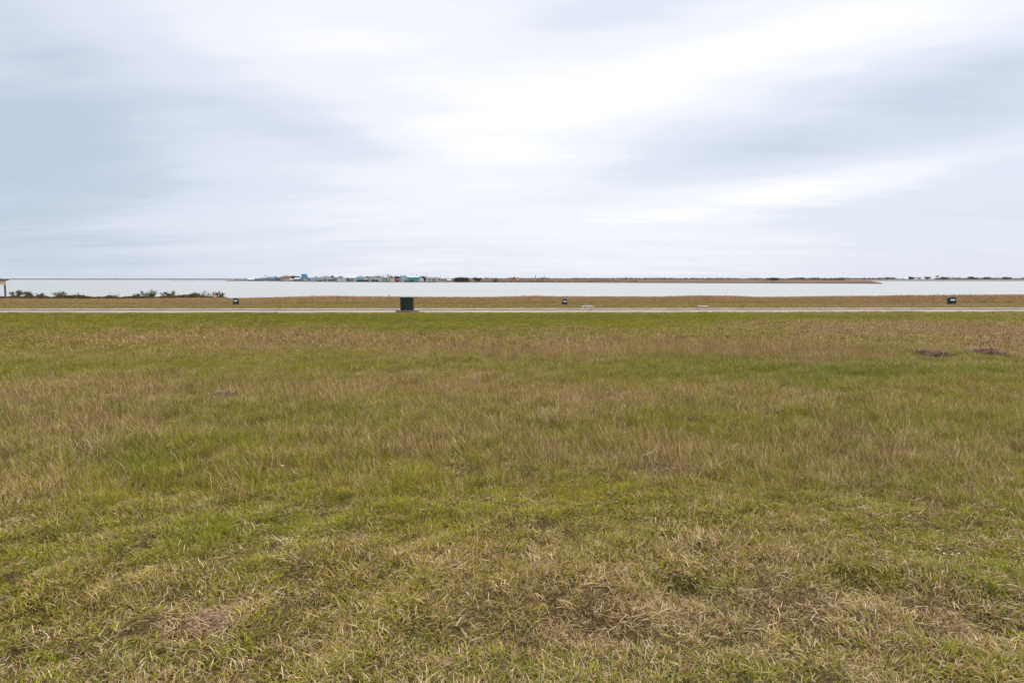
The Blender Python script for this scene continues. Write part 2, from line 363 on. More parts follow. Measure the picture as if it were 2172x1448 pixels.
def grass_mat():
    m = bpy.data.materials.new('grass_blades'); m.use_nodes = True; nt = m.node_tree; N = nt.nodes; L = nt.links
    def A(n, inst=False):
        a = N.new('ShaderNodeAttribute'); a.attribute_name = n; a.attribute_type = 'INSTANCER' if inst else 'GEOMETRY'; return a.outputs['Fac']
    def M(op, a, b=0.0, c=0.0, clamp=False):
        n = N.new('ShaderNodeMath'); n.operation = op; n.use_clamp = clamp
        for i, v in enumerate((a, b, c)):
            if isinstance(v, (int, float)): n.inputs[i].default_value = v
            else: L.new(v, n.inputs[i])
        return n.outputs[0]
    def ramp(f, stops):
        r = N.new('ShaderNodeValToRGB'); e = r.color_ramp.elements
        e[0].position, e[0].color = stops[0][0], (*stops[0][1], 1); e[1].position, e[1].color = stops[-1][0], (*stops[-1][1], 1)
        for p, c in stops[1:-1]: k = e.new(p); k.color = (*c, 1)
        L.new(f, r.inputs[0]); return r.outputs[0]
    def mix(f, a, b):
        n = N.new('ShaderNodeMix'); n.data_type = 'RGBA'
        if isinstance(f, (int, float)): n.inputs[0].default_value = f
        else: L.new(f, n.inputs[0])
        L.new(a, n.inputs[6]); L.new(b, n.inputs[7]); return n.outputs[2]
    rnd, rnd2, tip, stalk = A('rnd'), A('rnd2'), A('tip'), A('stalk'); dry, hue, val = A('dry', True), A('hue', True), A('val', True)
    isdry = M('MULTIPLY_ADD', M('SUBTRACT', dry, rnd), 8.0, .5, True)
    gf = M('ADD', M('MULTIPLY', rnd2, .5), M('MULTIPLY', hue, .5))
    green = ramp(gf, [(0, (.42, .315, .022)), (.35, (.315, .30, .018)), (.65, (.215, .25, .018)), (1, (.13, .172, .02))])
    dryc = ramp(rnd2, [(0, (.11, .048, .02)), (.3, (.32, .18, .08)), (.65, (.53, .36, .17)), (1, (.78, .61, .37))])
    stc = ramp(rnd2, [(0, (.26, .135, .06)), (.5, (.46, .29, .135)), (1, (.66, .48, .26))])
    drt = M('MULTIPLY', M('SUBTRACT', tip, .6, clamp=True), 1.2)
    leaf = mix(isdry, mix(drt, green, dryc), dryc)
    c = mix(stalk, leaf, stc)
    vm = N.new('ShaderNodeVectorMath'); vm.operation = 'SCALE'; L.new(c, vm.inputs[0]); L.new(val, vm.inputs['Scale'])
    b = N['Principled BSDF']; b.inputs['Roughness'].default_value = .6; b.inputs['Specular IOR Level'].default_value = .08
    L.new(vm.outputs[0], b.inputs['Base Color'])
    t = N.new('ShaderNodeBsdfTranslucent'); L.new(vm.outputs[0], t.inputs[0]); mx = N.new('ShaderNodeMixShader'); mx.inputs[0].default_value = .15
    L.new(b.outputs[0], mx.inputs[1]); L.new(t.outputs[0], mx.inputs[2]); L.new(mx.outputs[0], N['Material Output'].inputs[0])
    return m
GRASS = grass_mat()
# short turf, close by (0-4)
for i in range(5):
    make_tuft('tuft_%02d' % i, 22, .055, (.018, .052), .0038, (5, 65), (10, 80), seed=i)
# dead thatch lying on the ground (5-7)
for i in range(3):
    make_tuft('tuft_%02d' % (5 + i), 30, .09, (.03, .09), .0024, (60, 88), (0, 40), flat=1, seed=20 + i)
# longer grass (8-11)
for i in range(4):
    make_tuft('tuft_%02d' % (8 + i), 28, .10, (.07, .18), .0043, (2, 34), (5, 42), seed=40 + i)
# seed stalks (12-14)
for i in range(3):
    make_tuft('tuft_%02d' % (12 + i), 6, .09, (.10, .2), .004, (2, 30), (5, 40), stalks=9, Ls=(.18, .36), wst=.0017, seed=60 + i)
# coarse tufts for farther off (15-18), with stalks (19-21), tall bank grass (22-24)
for i in range(4):
    make_tuft('tuft_%02d' % (15 + i), 34, .18, (.05, .12), .010, (2, 55), (5, 55), seed=80 + i)
for i in range(3):
    make_tuft('tuft_%02d' % (19 + i), 8, .18, (.07, .13), .008, (2, 30), (5, 40), stalks=13, Ls=(.12, .24), wst=.0045, seed=100 + i, headw=2.6)
for i in range(3):
    make_tuft('tuft_%02d' % (22 + i), 30, .30, (.14, .32), .014, (0, 28), (5, 40), stalks=12, Ls=(.26, .42), wst=.007, seed=120 + i, headw=2.2)

# patches of the meadow: seen at px, half size in px; dryness, hue (1 = deep green), seed stalks, bare thatch, height
def patch(px, py, hx, hy, dry=0, hue=0, seed=0, thatch=0, hgt=0):
    c = on_z(px, py); e = on_z(px + hx, py); t = on_z(px, py - hy); b = on_z(px, py + hy)
    return (c.x, c.y, abs(e.x - c.x), max(.5 * (abs(t.y - c.y) + abs(b.y - c.y)), .1), dry, hue, seed, thatch, hgt)
PATCHES = [patch(*p) for p in [
    (400, 675, 560, 13, -.5, .3, -.7, 0, -.2), (950, 676, 300, 13, -.4, .2, -.6, 0, -.2), (1300, 677, 300, 12, -.35, .2, -.6, 0, -.2), (1600, 674, 280, 9, -.25, .2, -.5),
    (1950, 674, 280, 9, -.2, .2, -.5), (1086, 662.6, 1500, 1.5, .4, -.3, -.5, .5, -.5),
    (1980, 702, 360, 24, .75, -.4, -.05), (600, 692, 400, 8, .1, 0, .1),
    (480, 722, 330, 17, .3, -.1, .75, 0, .1), (930, 722, 260, 10, .22, -.1, .4), (100, 735, 200, 22, -.1, .05, -.2), (950, 700, 240, 8, -.1, .1, -.2),
    (180, 783, 300, 13, -.35, .2, -.5), (700, 780, 260, 9, -.3, .15, -.4), (1400, 750, 400, 20, .32, -.05, .9, 0, .15), (1000, 742, 180, 14, .2, 0, .5), (1750, 756, 200, 16, .2, 0, .5),
    (1900, 745, 90, 9, -.25, .4, -.3), (1480, 785, 420, 14, -.3, .25, -.4), (1900, 797, 320, 20, -.38, .5, -.4, 0, .1), (880, 795, 170, 4, .5, -.2, 0, .5, -.2),
    (650, 835, 560, 18, .25, 0, .6), (120, 850, 200, 24, .3, 0, .6), (1250, 862, 320, 22, .2, 0, .6), (1780, 845, 420, 20, .12, -.15, .1),
    (600, 885, 260, 20, -.25, .35, 0), (150, 905, 200, 26, .25, -.1, .8), (1750, 900, 480, 24, -.15, .25, .1), (1000, 905, 260, 22, -.1, .15, .2),
    (1250, 960, 420, 36, .2, 0, .8), (1800, 975, 240, 34, .15, 0, .6), (880, 945, 200, 26, .1, 0, .4), (470, 948, 90, 14, -.4, .45, -.3), (270, 990, 90, 20, -.35, .45, -.3),
    (1380, 1000, 60, 25, .3, 0, .2, .5), (2000, 1050, 260, 80, -.2, .3, .35), (1600, 1060, 260, 50, -.05, .15, .5), (1180, 1080, 340, 70, -.15, -.25, -.2), (640, 1070, 300, 60, -.12, .2, .3),
    (380, 1160, 170, 55, -.08, .12, 0), (150, 1060, 180, 50, 0, -.1, .1), (950, 1190, 220, 60, .2, -.2, -.2, .1), (1500, 1290, 420, 60, .25, -.05, -.3, .45), (450, 1325, 90, 30, .4, 0, -.3, .8),
    (650, 1285, 110, 20, .3, 0, -.3, .6), (1060, 1150, 160, 45, .12, -.2, -.2, .1), (150, 1250, 260, 60, .15, 0, -.2, .25), (1880, 1300, 160, 50, .25, 0, -.3, .5), (1450, 1235, 110, 20, -.35, .6, -.3, 0, .1),
    (1780, 1235, 130, 22, -.3, .5, -.3), (2080, 1200, 140, 90, -.2, .4, -.2), (300, 1380, 300, 40, -.1, .3, -.3), (900, 1380, 300, 60, 0, .1, -.3, .1), (1250, 1330, 160, 40, .2, 0, -.3, .35),
]]
def fields(x, y):
    n1 = fbm(x * .55, y * .45, 11, 3); n2 = fbm(x * 1.9, y * 1.9, 21, 3); n3 = fbm(x * .2, y * .5, 41, 2)
    dry = .39 + (n1 - .5) * .5 + (n2 - .5) * .45
    dry = dry + (fbm(x * 1.0, y * .8, 101, 3) - .5) * .45
    hue = .30 + (n3 - .5) * .5 + (fbm(x * 1.2, y * 1.2, 51, 2) - .5) * .6
    seed = .05 + (n3 - .5) * .4 + (n1 - .5) * .5
    th = .18 + (fbm(x * 1.6, y * 1.6, 61, 3) - .5) * .9
    cl = fbm(x * 4.2, y * 4.2, 131, 2)
    hg = 1 + (n2 - .5) * .5 + (cl - .5) * .45
    th = th + (.5 - cl) * .5
    dry = dry + (fbm(x * 6, y * 6, 141, 2) - .5) * .35
    wx = x + (fbm(x * .7, y * .7, 71, 3) - .5) * 1.4; wy = y + (fbm(x * .7, y * .7, 81, 3) - .5) * np.clip(y * .09, .2, 1.6)
    for cx, cy, hx, hy, d, h, s, t, g in PATCHES:
        q = np.exp(-(((wx - cx) / hx) ** 2 + ((wy - cy) / hy) ** 2) ** 1.3 * .7)
        dry = dry + d * q * (.75 if s <= .3 else .4); hue = hue + h * q * .7; seed = seed + s * q; th = th + t * q; hg = hg + g * q
    return np.clip(dry, .05, .97), np.clip(hue, 0, 1), np.clip(seed, 0, 1), np.clip(th, 0, 1), np.clip(hg, .5, 1.3)
def in_hole(x, y, k=.5):
    m = np.zeros(len(x), bool)
    for c, rad, dep in HOLES[:1]: m |= ((x - c.x) / 1.5) ** 2 + (y - c.y) ** 2 < (rad * k) ** 2
    return m

RNG = np.random.default_rng(5)
BUF = {}
def scatter(obj, ya, yb, dens, kinds, mode, lean=(0, 0), scale=(.8, 1.25), half=lambda y: .8 * y + 1.6):
    # stretches of unlike grass run into each other along ragged, feathered borders
    fa, fb = (1.8 if b == 5.2 else 3.0 if b == 15 else 0 for b in (ya, yb)); ra, rb_ = ya - fa, yb + fb
    hw = float(half(rb_)); n = int((rb_ - ra) * 2 * hw * dens * 1.12)
    x = RNG.uniform(-hw, hw, n); r = RNG.uniform(ra, rb_, n); y = r + SLOPE * x
    k = np.abs(x) < half(r); x, y, r = x[k], y[k], r[k]
    rw = r + (fbm(x * .35, y * .5, 151, 3) - .5) * np.clip(r * .45, .5, 4.5) + RNG.uniform(-.9, .9, len(x))
    k = ((rw >= ya) | (fa == 0)) & ((rw < yb) | (fb == 0)); x, y, r = x[k], y[k], r[k]
    dry, hue, seed, th, hg = fields(x, y); u = RNG.random(len(x))
    if mode == 'leaf': keep = u < (1 - .75 * th)
    elif mode == 'seed': keep = u < seed * .42
    elif mode == 'thatch': keep = u < .25 + th
    else: keep = u < 2
    keep &= ~in_hole(x, y)
    for hx, hy, hr in HEAPS: keep &= ((x - hx) ** 2 + ((y - hy + .25) / 1.4) ** 2 > hr ** 2)
    keep &= ~((np.abs(x - CABX) < .36) & (np.abs(y - CABY) < .36))
    x, y, r, dry, hue, hg = (a[keep] for a in (x, y, r, dry, hue, hg)); n = len(x)
    if mode == 'thatch': dry = np.full(n, .98)
    s = RNG.uniform(*scale, n) * (hg if mode != 'thatch' else 1)
    spin = RNG.uniform(0, 6.283, n)
    tx = np.radians(lean[0] + RNG.normal(0, 6, n) if lean[1] >= 0 else 0); ty = -np.radians(np.abs(lean[1]) + RNG.normal(0, 7, n))
    # M = Ry(ty) Rx(tx) Rz(spin)
    cs, sn, ca, sa, cb, sb = np.cos(spin), np.sin(spin), np.cos(tx), np.sin(tx), np.cos(ty), np.sin(ty)
    M00 = cb * cs + sb * sa * sn; M10 = ca * sn; M20 = -sb * cs + cb * sa * sn
    M21 = sb * sn + cb * sa * cs; M22 = cb * ca
    rot = np.stack([np.arctan2(M21, M22), -np.arcsin(np.clip(M20, -1, 1)), np.arctan2(M10, M00)], -1)
    z = gz(x, y) - .004
    BUF.setdefault(obj, []).append((np.stack([x, y, z], -1), rot, s, RNG.choice(kinds, n), dry, hue, RNG.uniform(.65, 1.25, n)))

HEAPS = [(*on_z(2090, 754)[:2], .40), (*on_z(1975, 754)[:2], .36)]
CABP = on_z(862, 660.5, -.04); CABX, CABY = CABP.x, CABP.y + .30
# near meadow
scatter('meadow_grass', .8, 5.2, 880, [0, 1, 2, 3, 4], 'leaf', (0, 4), (.75, 1.25))
scatter('meadow_grass', .8, 5.2, 170, [5, 6, 7], 'thatch', (0, 0), (.7, 1.2))
scatter('meadow_grass', 3.0, 5.2, 60, [12, 13, 14], 'seed', (0, 13), (.5, .9))
scatter('meadow_grass', 3.2, 5.2, 26, [8, 9, 10, 11], 'leaf', (0, 6), (.4, .7))
scatter('meadow_grass', 5.2, 15, 330, [8, 9, 10, 11], 'leaf', (0, 9), (.48, .88))
scatter('meadow_grass', 5.2, 15, 60, [5, 6, 7], 'thatch', (0, 0), (1.0, 1.5))
scatter('meadow_grass', 5.2, 15, 110, [12, 13, 14], 'seed', (0, 14), (.5, .9))
scatter('meadow_grass', 15, 32.35, 110, [15, 16, 17, 18], 'leaf', (0, 7), (.55, .95))
scatter('meadow_grass', 15, 30.5, 36, [19, 20, 21], 'seed', (0, 14), (.6, .95))
# verge beyond the road, mown, then the tall grass of the bank
VERGE = dict(half=lambda y: .8 * y + 4)
def verge():
    scatter('verge_grass', 38.75, 47.5, 70, [15, 16, 17, 18], 'all', (0, 5), (.45, .75), **VERGE)
    scatter('bank_grass', 46.8, 56.4, 42, [22, 23, 24], 'all', (0, 8), (.55, .95), **VERGE)
    for nm, i0 in (('verge_grass', 0), ('bank_grass', 0)):
        P, rot, s, kd, dry, hue, val = BUF[nm][i0]; x, y = P[:, 0], P[:, 1]; r = yr_of(x, y)
        n = fbm(x * .15, r * .5, 91, 3)
        if nm == 'verge_grass':
            dry = np.clip(.62 + (n - .5) * .8 + .12 * sstep(5, 30, x), .1, .95); hue = np.clip(.2 + (n - .5) * .4, 0, 1)
            dark = (r > 46.3)
            hue = np.where(dark, .8, hue); dry = np.where(dark, dry - .25, dry)
        else:
            top = np.interp(x / 55 * 1448 + 1086, [0, 100, 200, 300, 400, 460, 500, 620, 680, 760, 900, 1000, 1060, 1130, 1200, 1400, 1480, 1570, 1600, 1700, 1800, 1900, 2000, 2172],
                            [630, 631.5, 632, 631, 630, 629, 630.5, 628, 626, 627, 628, 628.5, 627.5, 626, 627.5, 628.5, 626.3, 627, 629, 628.5, 627.5, 626, 625, 624])
            H = CAM_Z - (top - 590) / 1448 * 55 + .10
            s = np.clip(H / .36, .3, 1.4) * RNG.uniform(.75, 1.1, len(x)) * np.interp(r, [46.8, 49, 53], [.55, .7, 1])
            dry = np.clip(.46 + (n - .5) * .8 + .35 * sstep(52, 55, r) + .15 * sstep(8, 40, x), .1, .97); hue = np.clip(.25 + (n - .5) * .6, 0, 1)
        BUF[nm][i0] = (P, rot, s, kd, dry, hue, val)
verge()

def instancer(name, label):
    D = BUF[name]; cat = [np.concatenate([d[i] for d in D]) for i in range(7)]
    me = bpy.data.meshes.new(name); n = len(cat[0]); me.vertices.add(n); me.vertices.foreach_set('co', cat[0].astype(np.float32).ravel())
    a = me.attributes.new('rot', 'FLOAT_VECTOR', 'POINT'); a.data.foreach_set('vector', cat[1].astype(np.float32).ravel())
    for k, i in (('scl', 2), ('dry', 4), ('hue', 5), ('val', 6)):
        a = me.attributes.new(k, 'FLOAT', 'POINT'); a.data.foreach_set('value', cat[i].astype(np.float32))
    a = me.attributes.new('kind', 'INT', 'POINT'); a.data.foreach_set('value', cat[3].astype(np.int32))
    me.materials.append(GRASS)
    o = bpy.data.objects.new(name, me); COL.objects.link(o); tag(o, label, 'grass', kind='stuff')
    g = bpy.data.node_groups.new(name, 'GeometryNodeTree')
    g.interface.new_socket('Geometry', in_out='INPUT', socket_type='NodeSocketGeometry'); g.interface.new_socket('Geometry', in_out='OUTPUT', socket_type='NodeSocketGeometry')
    N = g.nodes; L = g.links; gi = N.new('NodeGroupInput'); go = N.new('NodeGroupOutput')
    ip = N.new('GeometryNodeInstanceOnPoints'); ci = N.new('GeometryNodeCollectionInfo'); ci.inputs[0].default_value = HIDE
    ci.inputs['Separate Children'].default_value = True; ci.inputs['Reset Children'].default_value = True
    def na(nm, t):
        q = N.new('GeometryNodeInputNamedAttribute'); q.data_type = t; q.inputs[0].default_value = nm; return q.outputs[0]
    er = N.new('FunctionNodeEulerToRotation'); L.new(na('rot', 'FLOAT_VECTOR'), er.inputs[0])
    L.new(gi.outputs[0], ip.inputs['Points']); L.new(ci.outputs[0], ip.inputs['Instance']); ip.inputs['Pick Instance'].default_value = True
    L.new(na('kind', 'INT'), ip.inputs['Instance Index']); L.new(er.outputs[0], ip.inputs['Rotation']); L.new(na('scl', 'FLOAT'), ip.inputs['Scale'])
    L.new(ip.outputs[0], go.inputs[0])
    md = o.modifiers.new('scatter', 'NODES'); md.node_group = g
    print(name, n)
instancer('meadow_grass', 'rough meadow grass, green and straw brown, filling the foreground')
instancer('verge_grass', 'short brownish grass verge just beyond the pale road')
instancer('bank_grass', 'tall reddish brown grass along the bank above the water')
#@@REST
# ------------------------------------------------------------------ green utility cabinet at the roadside
def cabinet():
    g = mat('cabinet_green', (.013, .028, .020), .6, .25, 2.5, spec=.25)
    dk = mat('cabinet_dark_trim', (.012, .022, .02), .6, .2, 3)
    cc = mat('pad_concrete', (.20, .19, .185), .9, .25, 4, bump=.3)
    top = mat('cabinet_lid_sky_sheen', (.30, .31, .27), .5, .25, 3)  # pale lid colour paints in the sky reflected on its top
    z0 = -.075
    o = empty('utility_cabinet', (CABX, CABY, z0), R(2), 'dark green metal utility cabinet on a concrete pad at the near edge of the road', 'utility cabinet')
    W, D, H = .62, .56, .64
    MB().box((.02, .02, .03), (1.10, .86, .11)).build('base_pad', cc, o, bevel=.012)
    MB().box((0, 0, .085 + H / 2), (W, D, H)).build('body', g, o, bevel=.012)
    lid = MB().box((0, -.005, .085 + H + .0225), (W + .03, D + .03, .045)).build('lid', top, o, bevel=.006)
    MB().box((0, -D / 2 - .008, .085 + H - .02), (W + .01, .02, .03)).build('lid_lip', dk, lid)
    d = MB().box((-.0, -D / 2 - .006, .085 + H * .48), (W - .05, .014, H - .12)).build('door', g, o, bevel=.004)
    MB().box((0, -D / 2 - .016, .085 + H * .62), (.018, .012, .10)).build('handle', dk, d, bevel=.003)
    for s in (-1, 1):
        MB().box((s * (W / 2 - .055), -D / 2 - .014, .085 + H * (.25 if s < 0 else .72)), (.03, .012, .07)).build('hinge', dk, d)
    k = MB().blob((-W / 2 - .03, -.05, .085 + .24), (.045, .045, .045), 3, 2, .04).build('cable_cap', mat('orange_cap', (.75, .22, .05), .5, .2, 9), o, smooth=True)
    MB().tube([(-W / 2 + .005, -.05, .085 + .24), (-W / 2 - .025, -.05, .085 + .24)], .03, 8).build('collar', mat('white_plastic', (.75, .72, .66), .5, .1, 5), k)
cabinet()
def dead_heap(c, rx, ry, h, n, label, cat, name, col0, col1, seed, size=.09):
    rr = random.Random(seed)
    m = leaf_mat('dead_stems_' + name, col0, col1, .1)
    mb = MB().blob((0, 0, 0), (rx * .8, ry * .8, h * .75), seed, 3, .12)
    core = mat('heap_core', (.13, .08, .05), .95, .4, 9, bump=.8)
    o = mb.build(name, core); o.location = c; tag(o, label, cat)
    sb = MB()
    for i in range(n):
        a = rr.uniform(0, 6.283); q = math.sqrt(rr.random()); x, y = rx * q * math.cos(a), ry * q * math.sin(a)
        z = h * max(0, 1 - q * q) ** .6 * rr.uniform(.6, 1.05)
        t = rr.uniform(0, 6.283); l = size * rr.uniform(.5, 1.5); up = rr.uniform(-.25, .55) * (1 if h > .05 else .3); wd = .0035 * size / .06
        dv = Vector((math.cos(t), math.sin(t), up)) * l; sd_ = Vector((-math.sin(t), math.cos(t), 0)) * wd
        p = Vector((x, y, max(z, .005)))
        sb.poly([p - sd_, p + sd_, p + dv * .6 + sd_ + Vector((0, 0, .15 * l)), p + dv * .6 - sd_ + Vector((0, 0, .15 * l)), p + dv], [(0, 1, 2, 3), (3, 2, 4)])
    st = sb.build('dead_stems', m, o); tag(st, kind='stuff')
HB, HC = (.20, .12, .07), (.44, .29, .19)
def on_ground(px, py, dz=0):
    p = on_z(px, py); p.z = float(gz(p.x, p.y)) + dz; return p
dead_heap(on_ground(2090, 754), .44, .32, .17, 800, 'larger dark brown heap of dead grass at the right of the meadow', 'grass heap', 'grass_heap', HB, HC, 4)
dead_heap(on_ground(1975, 754), .40, .28, .115, 700, 'paler flatter heap of dead grass left of the dark heap', 'grass heap', 'grass_heap', HB, (.46, .31, .25), 5)
dead_heap(on_ground(480, 846), .24, .2, .10, 350, 'small pinkish tuft of dead grass alone in the left meadow', 'grass heap', 'grass_heap', HB, (.50, .34, .25), 6, .07)
dead_heap(on_ground(468, 1318), .13, .11, .015, 260, 'grey brown clump of matted dead grass in the left foreground', 'grass heap', 'grass_heap', HB, (.44, .31, .19), 7, .05)
dead_heap(Vector((CABX - .02, CABY - .50, -.07)), .26, .14, .09, 220, 'dry brown grass clump against the foot of the green cabinet', 'grass heap', 'grass_heap', (.22, .14, .06), (.50, .37, .17), 8, .08)

# ------------------------------------------------------------------ low green pedestals with a white number plate
def pedestal(px, pyb, W, H, lean, label, turn):
    g = mat('pedestal_green', (.009, .021, .018), .5, .3, 4, spec=.25)
    sk = mat('pedestal_skirt', (.035, .028, .018), .8, .3, 5)
    wh = mat('number_plate_white', (.72, .74, .73), .5, .06, 6)
    p = on_z(px, pyb, -.115)
    o = empty('cable_pedestal', p, turn, label, 'pedestal', 'low green cable pedestals on the far verge'); o.rotation_euler = (0, lean, turn)
    D = W * .85; n = 12; prof = [(-W / 2 * 1.02, .09), (-W / 2, H - W * .36)]
    for i in range(1, n):
        a = math.pi - math.pi * i / n; prof.append((W / 2 * math.copysign(abs(math.cos(a)) ** .9, math.cos(a)), H - W * .36 + W * .36 * math.sin(a)))
    prof += [(W / 2, H - W * .36), (W / 2 * 1.02, .09)]
    m = len(prof); pts = [(x, y, z) for y in (-D / 2, D / 2) for x, z in prof]
    fs = [(i, i + 1, m + i + 1, m + i) for i in range(m - 1)] + [tuple(range(m))[::-1], tuple(range(m, 2 * m)), (m - 1, 0, m, 2 * m - 1)]
    mb = MB().poly(pts, fs); bmesh.ops.recalc_face_normals(mb.bm, faces=mb.bm.faces); mb.build('hood', g, o, bevel=.012)
    MB().box((0, 0, .05), (W * 1.06, D * 1.08, .13), taper=.95).build('skirt', sk, o, bevel=.01)
    pl = MB().box((0, -D / 2 - .006, H * .62), (W * .66, .008, H * .24)).build('number_plate', wh, o)
    for k in range(3):     # dark unreadable digits as strokes
        MB().box((W * (-.17 + .17 * k), -D / 2 - .0115, H * .62), (W * .035, .002, H * .11), ry=.15 * (k - 1)).build('digit', mat('digit_grey', (.30, .32, .33), .6, .1, 5), pl)
    MB().box((W * .02, -D / 2 * 1.09 - .008, .085), (W * .07, .012, .10)).build('latch', mat('latch_grey', (.34, .33, .30), .5, .15, 7), o)
pedestal(501, 646.5, .31, .44, 0, 'dark green pedestal with white plate on the verge left of the green cabinet', R(8))
pedestal(1197, 647.2, .31, .40, R(4), 'leaning dark green pedestal with white plate just left of the pale concrete inlet', R(4))
pedestal(2018, 646, .40, .51, R(-1), 'tallest dark green pedestal with white plate alone on the right verge', R(-9))

# ------------------------------------------------------------------ storm drain inlet and small covers in the far verge
def inlet():
    c = mat('inlet_concrete', (.56, .48, .42), .85, .18, 3, bump=.3)
    p = at(1248, 650, 39.7); z = -.13
    o = empty('drain_inlet', (p.x, 39.7 + SLOPE * p.x, z), 0, 'pale concrete storm drain inlet with sloping ends behind the far kerb', 'drain inlet')
    n = [(-.37, 0), (-.35, .07), (-.25, .15), (.24, .15), (.34, .09), (.37, 0)]; m = len(n)
    pts = [(x, y, z) for y in (-.2, .3) for x, z in n]
    mb = MB().poly(pts, [(i, i + 1, m + i + 1, m + i) for i in range(m - 1)] + [tuple(range(m))[::-1], tuple(range(m, 2 * m))])
    bmesh.ops.recalc_face_normals(mb.bm, faces=mb.bm.faces); mb.build('top_slab', c, o, bevel=.012)
    MB().box((0, .36, .10), (.50, .12, .19)).build('back_wall', mat('inlet_dark', (.075, .05, .045), .9, .3, 4), o, bevel=.01)
inlet()
def cover(px, py, W, D, H, col, label, cat, name):
    p = at(px, py, 40.4)
    o = MB().box((0, 0, H / 2), (W, D, H)).build(name, mat(name + '_surface', col, .85, .2, 4, bump=.3), None, bevel=.01)
    o.location = (p.x, 40.4 + SLOPE * p.x, -.115); tag(o, label, cat)
cover(1494, 650, .58, .5, .075, (.55, .48, .41), 'flat pale concrete slab lying in the far verge right of the drain inlet', 'slab', 'concrete_slab')
cover(1579, 650, .21, .3, .085, (.05, .05, .05), 'small dark valve box just right of the flat pale slab', 'valve box', 'valve_box')

# ------------------------------------------------------------------ survey stakes
def stake(px, pyt, Yd, h, flagw, col, label):
    p = at(px, pyt, Yd); z = p.z - h
    o = empty('survey_stake', (p.x, Yd, z), 0, label, 'survey stake', 'survey stakes in the bank grass')
    MB().box((0, 0, h / 2), (.028, .02, h), ry=R(random.uniform(-2, 2))).build('lath', mat('stake_wood', (.30, .17, .11), .8, .3, 8), o)
    f = MB(); fm = mat('flagging_tape_' + ('orange' if col[1] > .12 else 'pink'), col, .5, .15, 9)
    f.poly([(-.02, -.014, h - .05), (-.02, -.014, h - .17), (-.02 - flagw * .5, -.03, h - .21), (-.02 - flagw, -.01, h - .16), (-.02 - flagw, -.012, h - .08), (-.02 - flagw * .5, -.03, h - .07)], [(0, 1, 2, 5), (5, 2, 3, 4)])
    f.box((0, -.001, h - .11), (.036, .03, .13)); f.build('flagging_tape', fm, o)
stake(826, 623.5, 48.5, .52, .03, (.85, .16, .05), 'thin stake with orange flagging just left of the green cabinet')
stake(457, 622, 50, .72, .17, (.80, .25, .19), 'survey stake with a broad faded orange flag by the left shrubs')
stake(77, 628, 49, .50, .03, (.55, .10, .07), 'thin dull red survey stake near the boathouse at far left')

# ------------------------------------------------------------------ boathouse at the left edge
def boathouse():
    post = mat('post_timber', (.10, .065, .06), .8, .3, 3); beige = mat('boathouse_siding', (.70, .52, .34), .75, .12, 2)
    roofm = mat('boathouse_shingle', (.10, .085, .085), .85, .3, 3, bump=.4); dk = mat('boathouse_fascia', (.03, .024, .022), .7, .2, 3)
    Yd = 72; rz0 = math.atan((1086 - 10) / 1448); xr = at(12.2, 610, Yd).x; zb = at(11, 604, Yd).z; zt = zb + .56; W, D = 5.2, 3.6; ov = .28
    cc = Matrix.Rotation(rz0, 3, 'Z') @ Vector((-W / 2, D / 2, 0))
    o = empty('boathouse', (xr + cc.x, Yd + cc.y, WATER_Z), rz0, 'beige boathouse with dark hip roof on timber posts at the left edge', 'boathouse')
    z0, z1 = zb - WATER_Z, zt - WATER_Z
    for sx in (-1, 0, 1):
        for sy in (-1, 1):
            MB().box((sx * (W / 2 - .07), sy * (D / 2 - .07), z0 / 2 - .6), (.17, .17, z0 + 1.2)).build('post', post, o)
    MB().box((0, 0, .55), (W - .4, D - .4, .16)).build('deck', mat('deck_timber', (.22, .17, .13), .85, .3, 3), o)
    for s in (-1, 1):
        MB().box((0, s * (D / 2), (z0 + z1) / 2), (W + .1, .12, z1 - z0)).build('frieze', beige, o)
        MB().box((s * (W / 2), 0, (z0 + z1) / 2 - .003), (.10, D - .14, z1 - z0 - .004)).build('frieze', beige, o)
    X, Yy, t, rh = W / 2 + ov, D / 2 + ov, .10, .62
    e, rz_ = z1 - .05, z1 + rh
    r = MB().poly([(-X, -Yy, e), (X, -Yy, e), (X, Yy, e), (-X, Yy, e), (-X + 2.4, 0, rz_), (X - 2.4, 0, rz_)],
                  [(0, 1, 5, 4), (1, 2, 5), (2, 3, 4, 5), (3, 0, 4), (3, 2, 1, 0)]).build('roof', roofm, o)
    for s in (-1, 1):
        MB().box((s * (X + .012), 0, e - .02), (.03, 2 * Yy, .09)).build('fascia', dk, r)
        MB().box((0, s * (Yy + .012), e - .021), (2 * X, .03, .09)).build('fascia', dk, r)
boathouse()

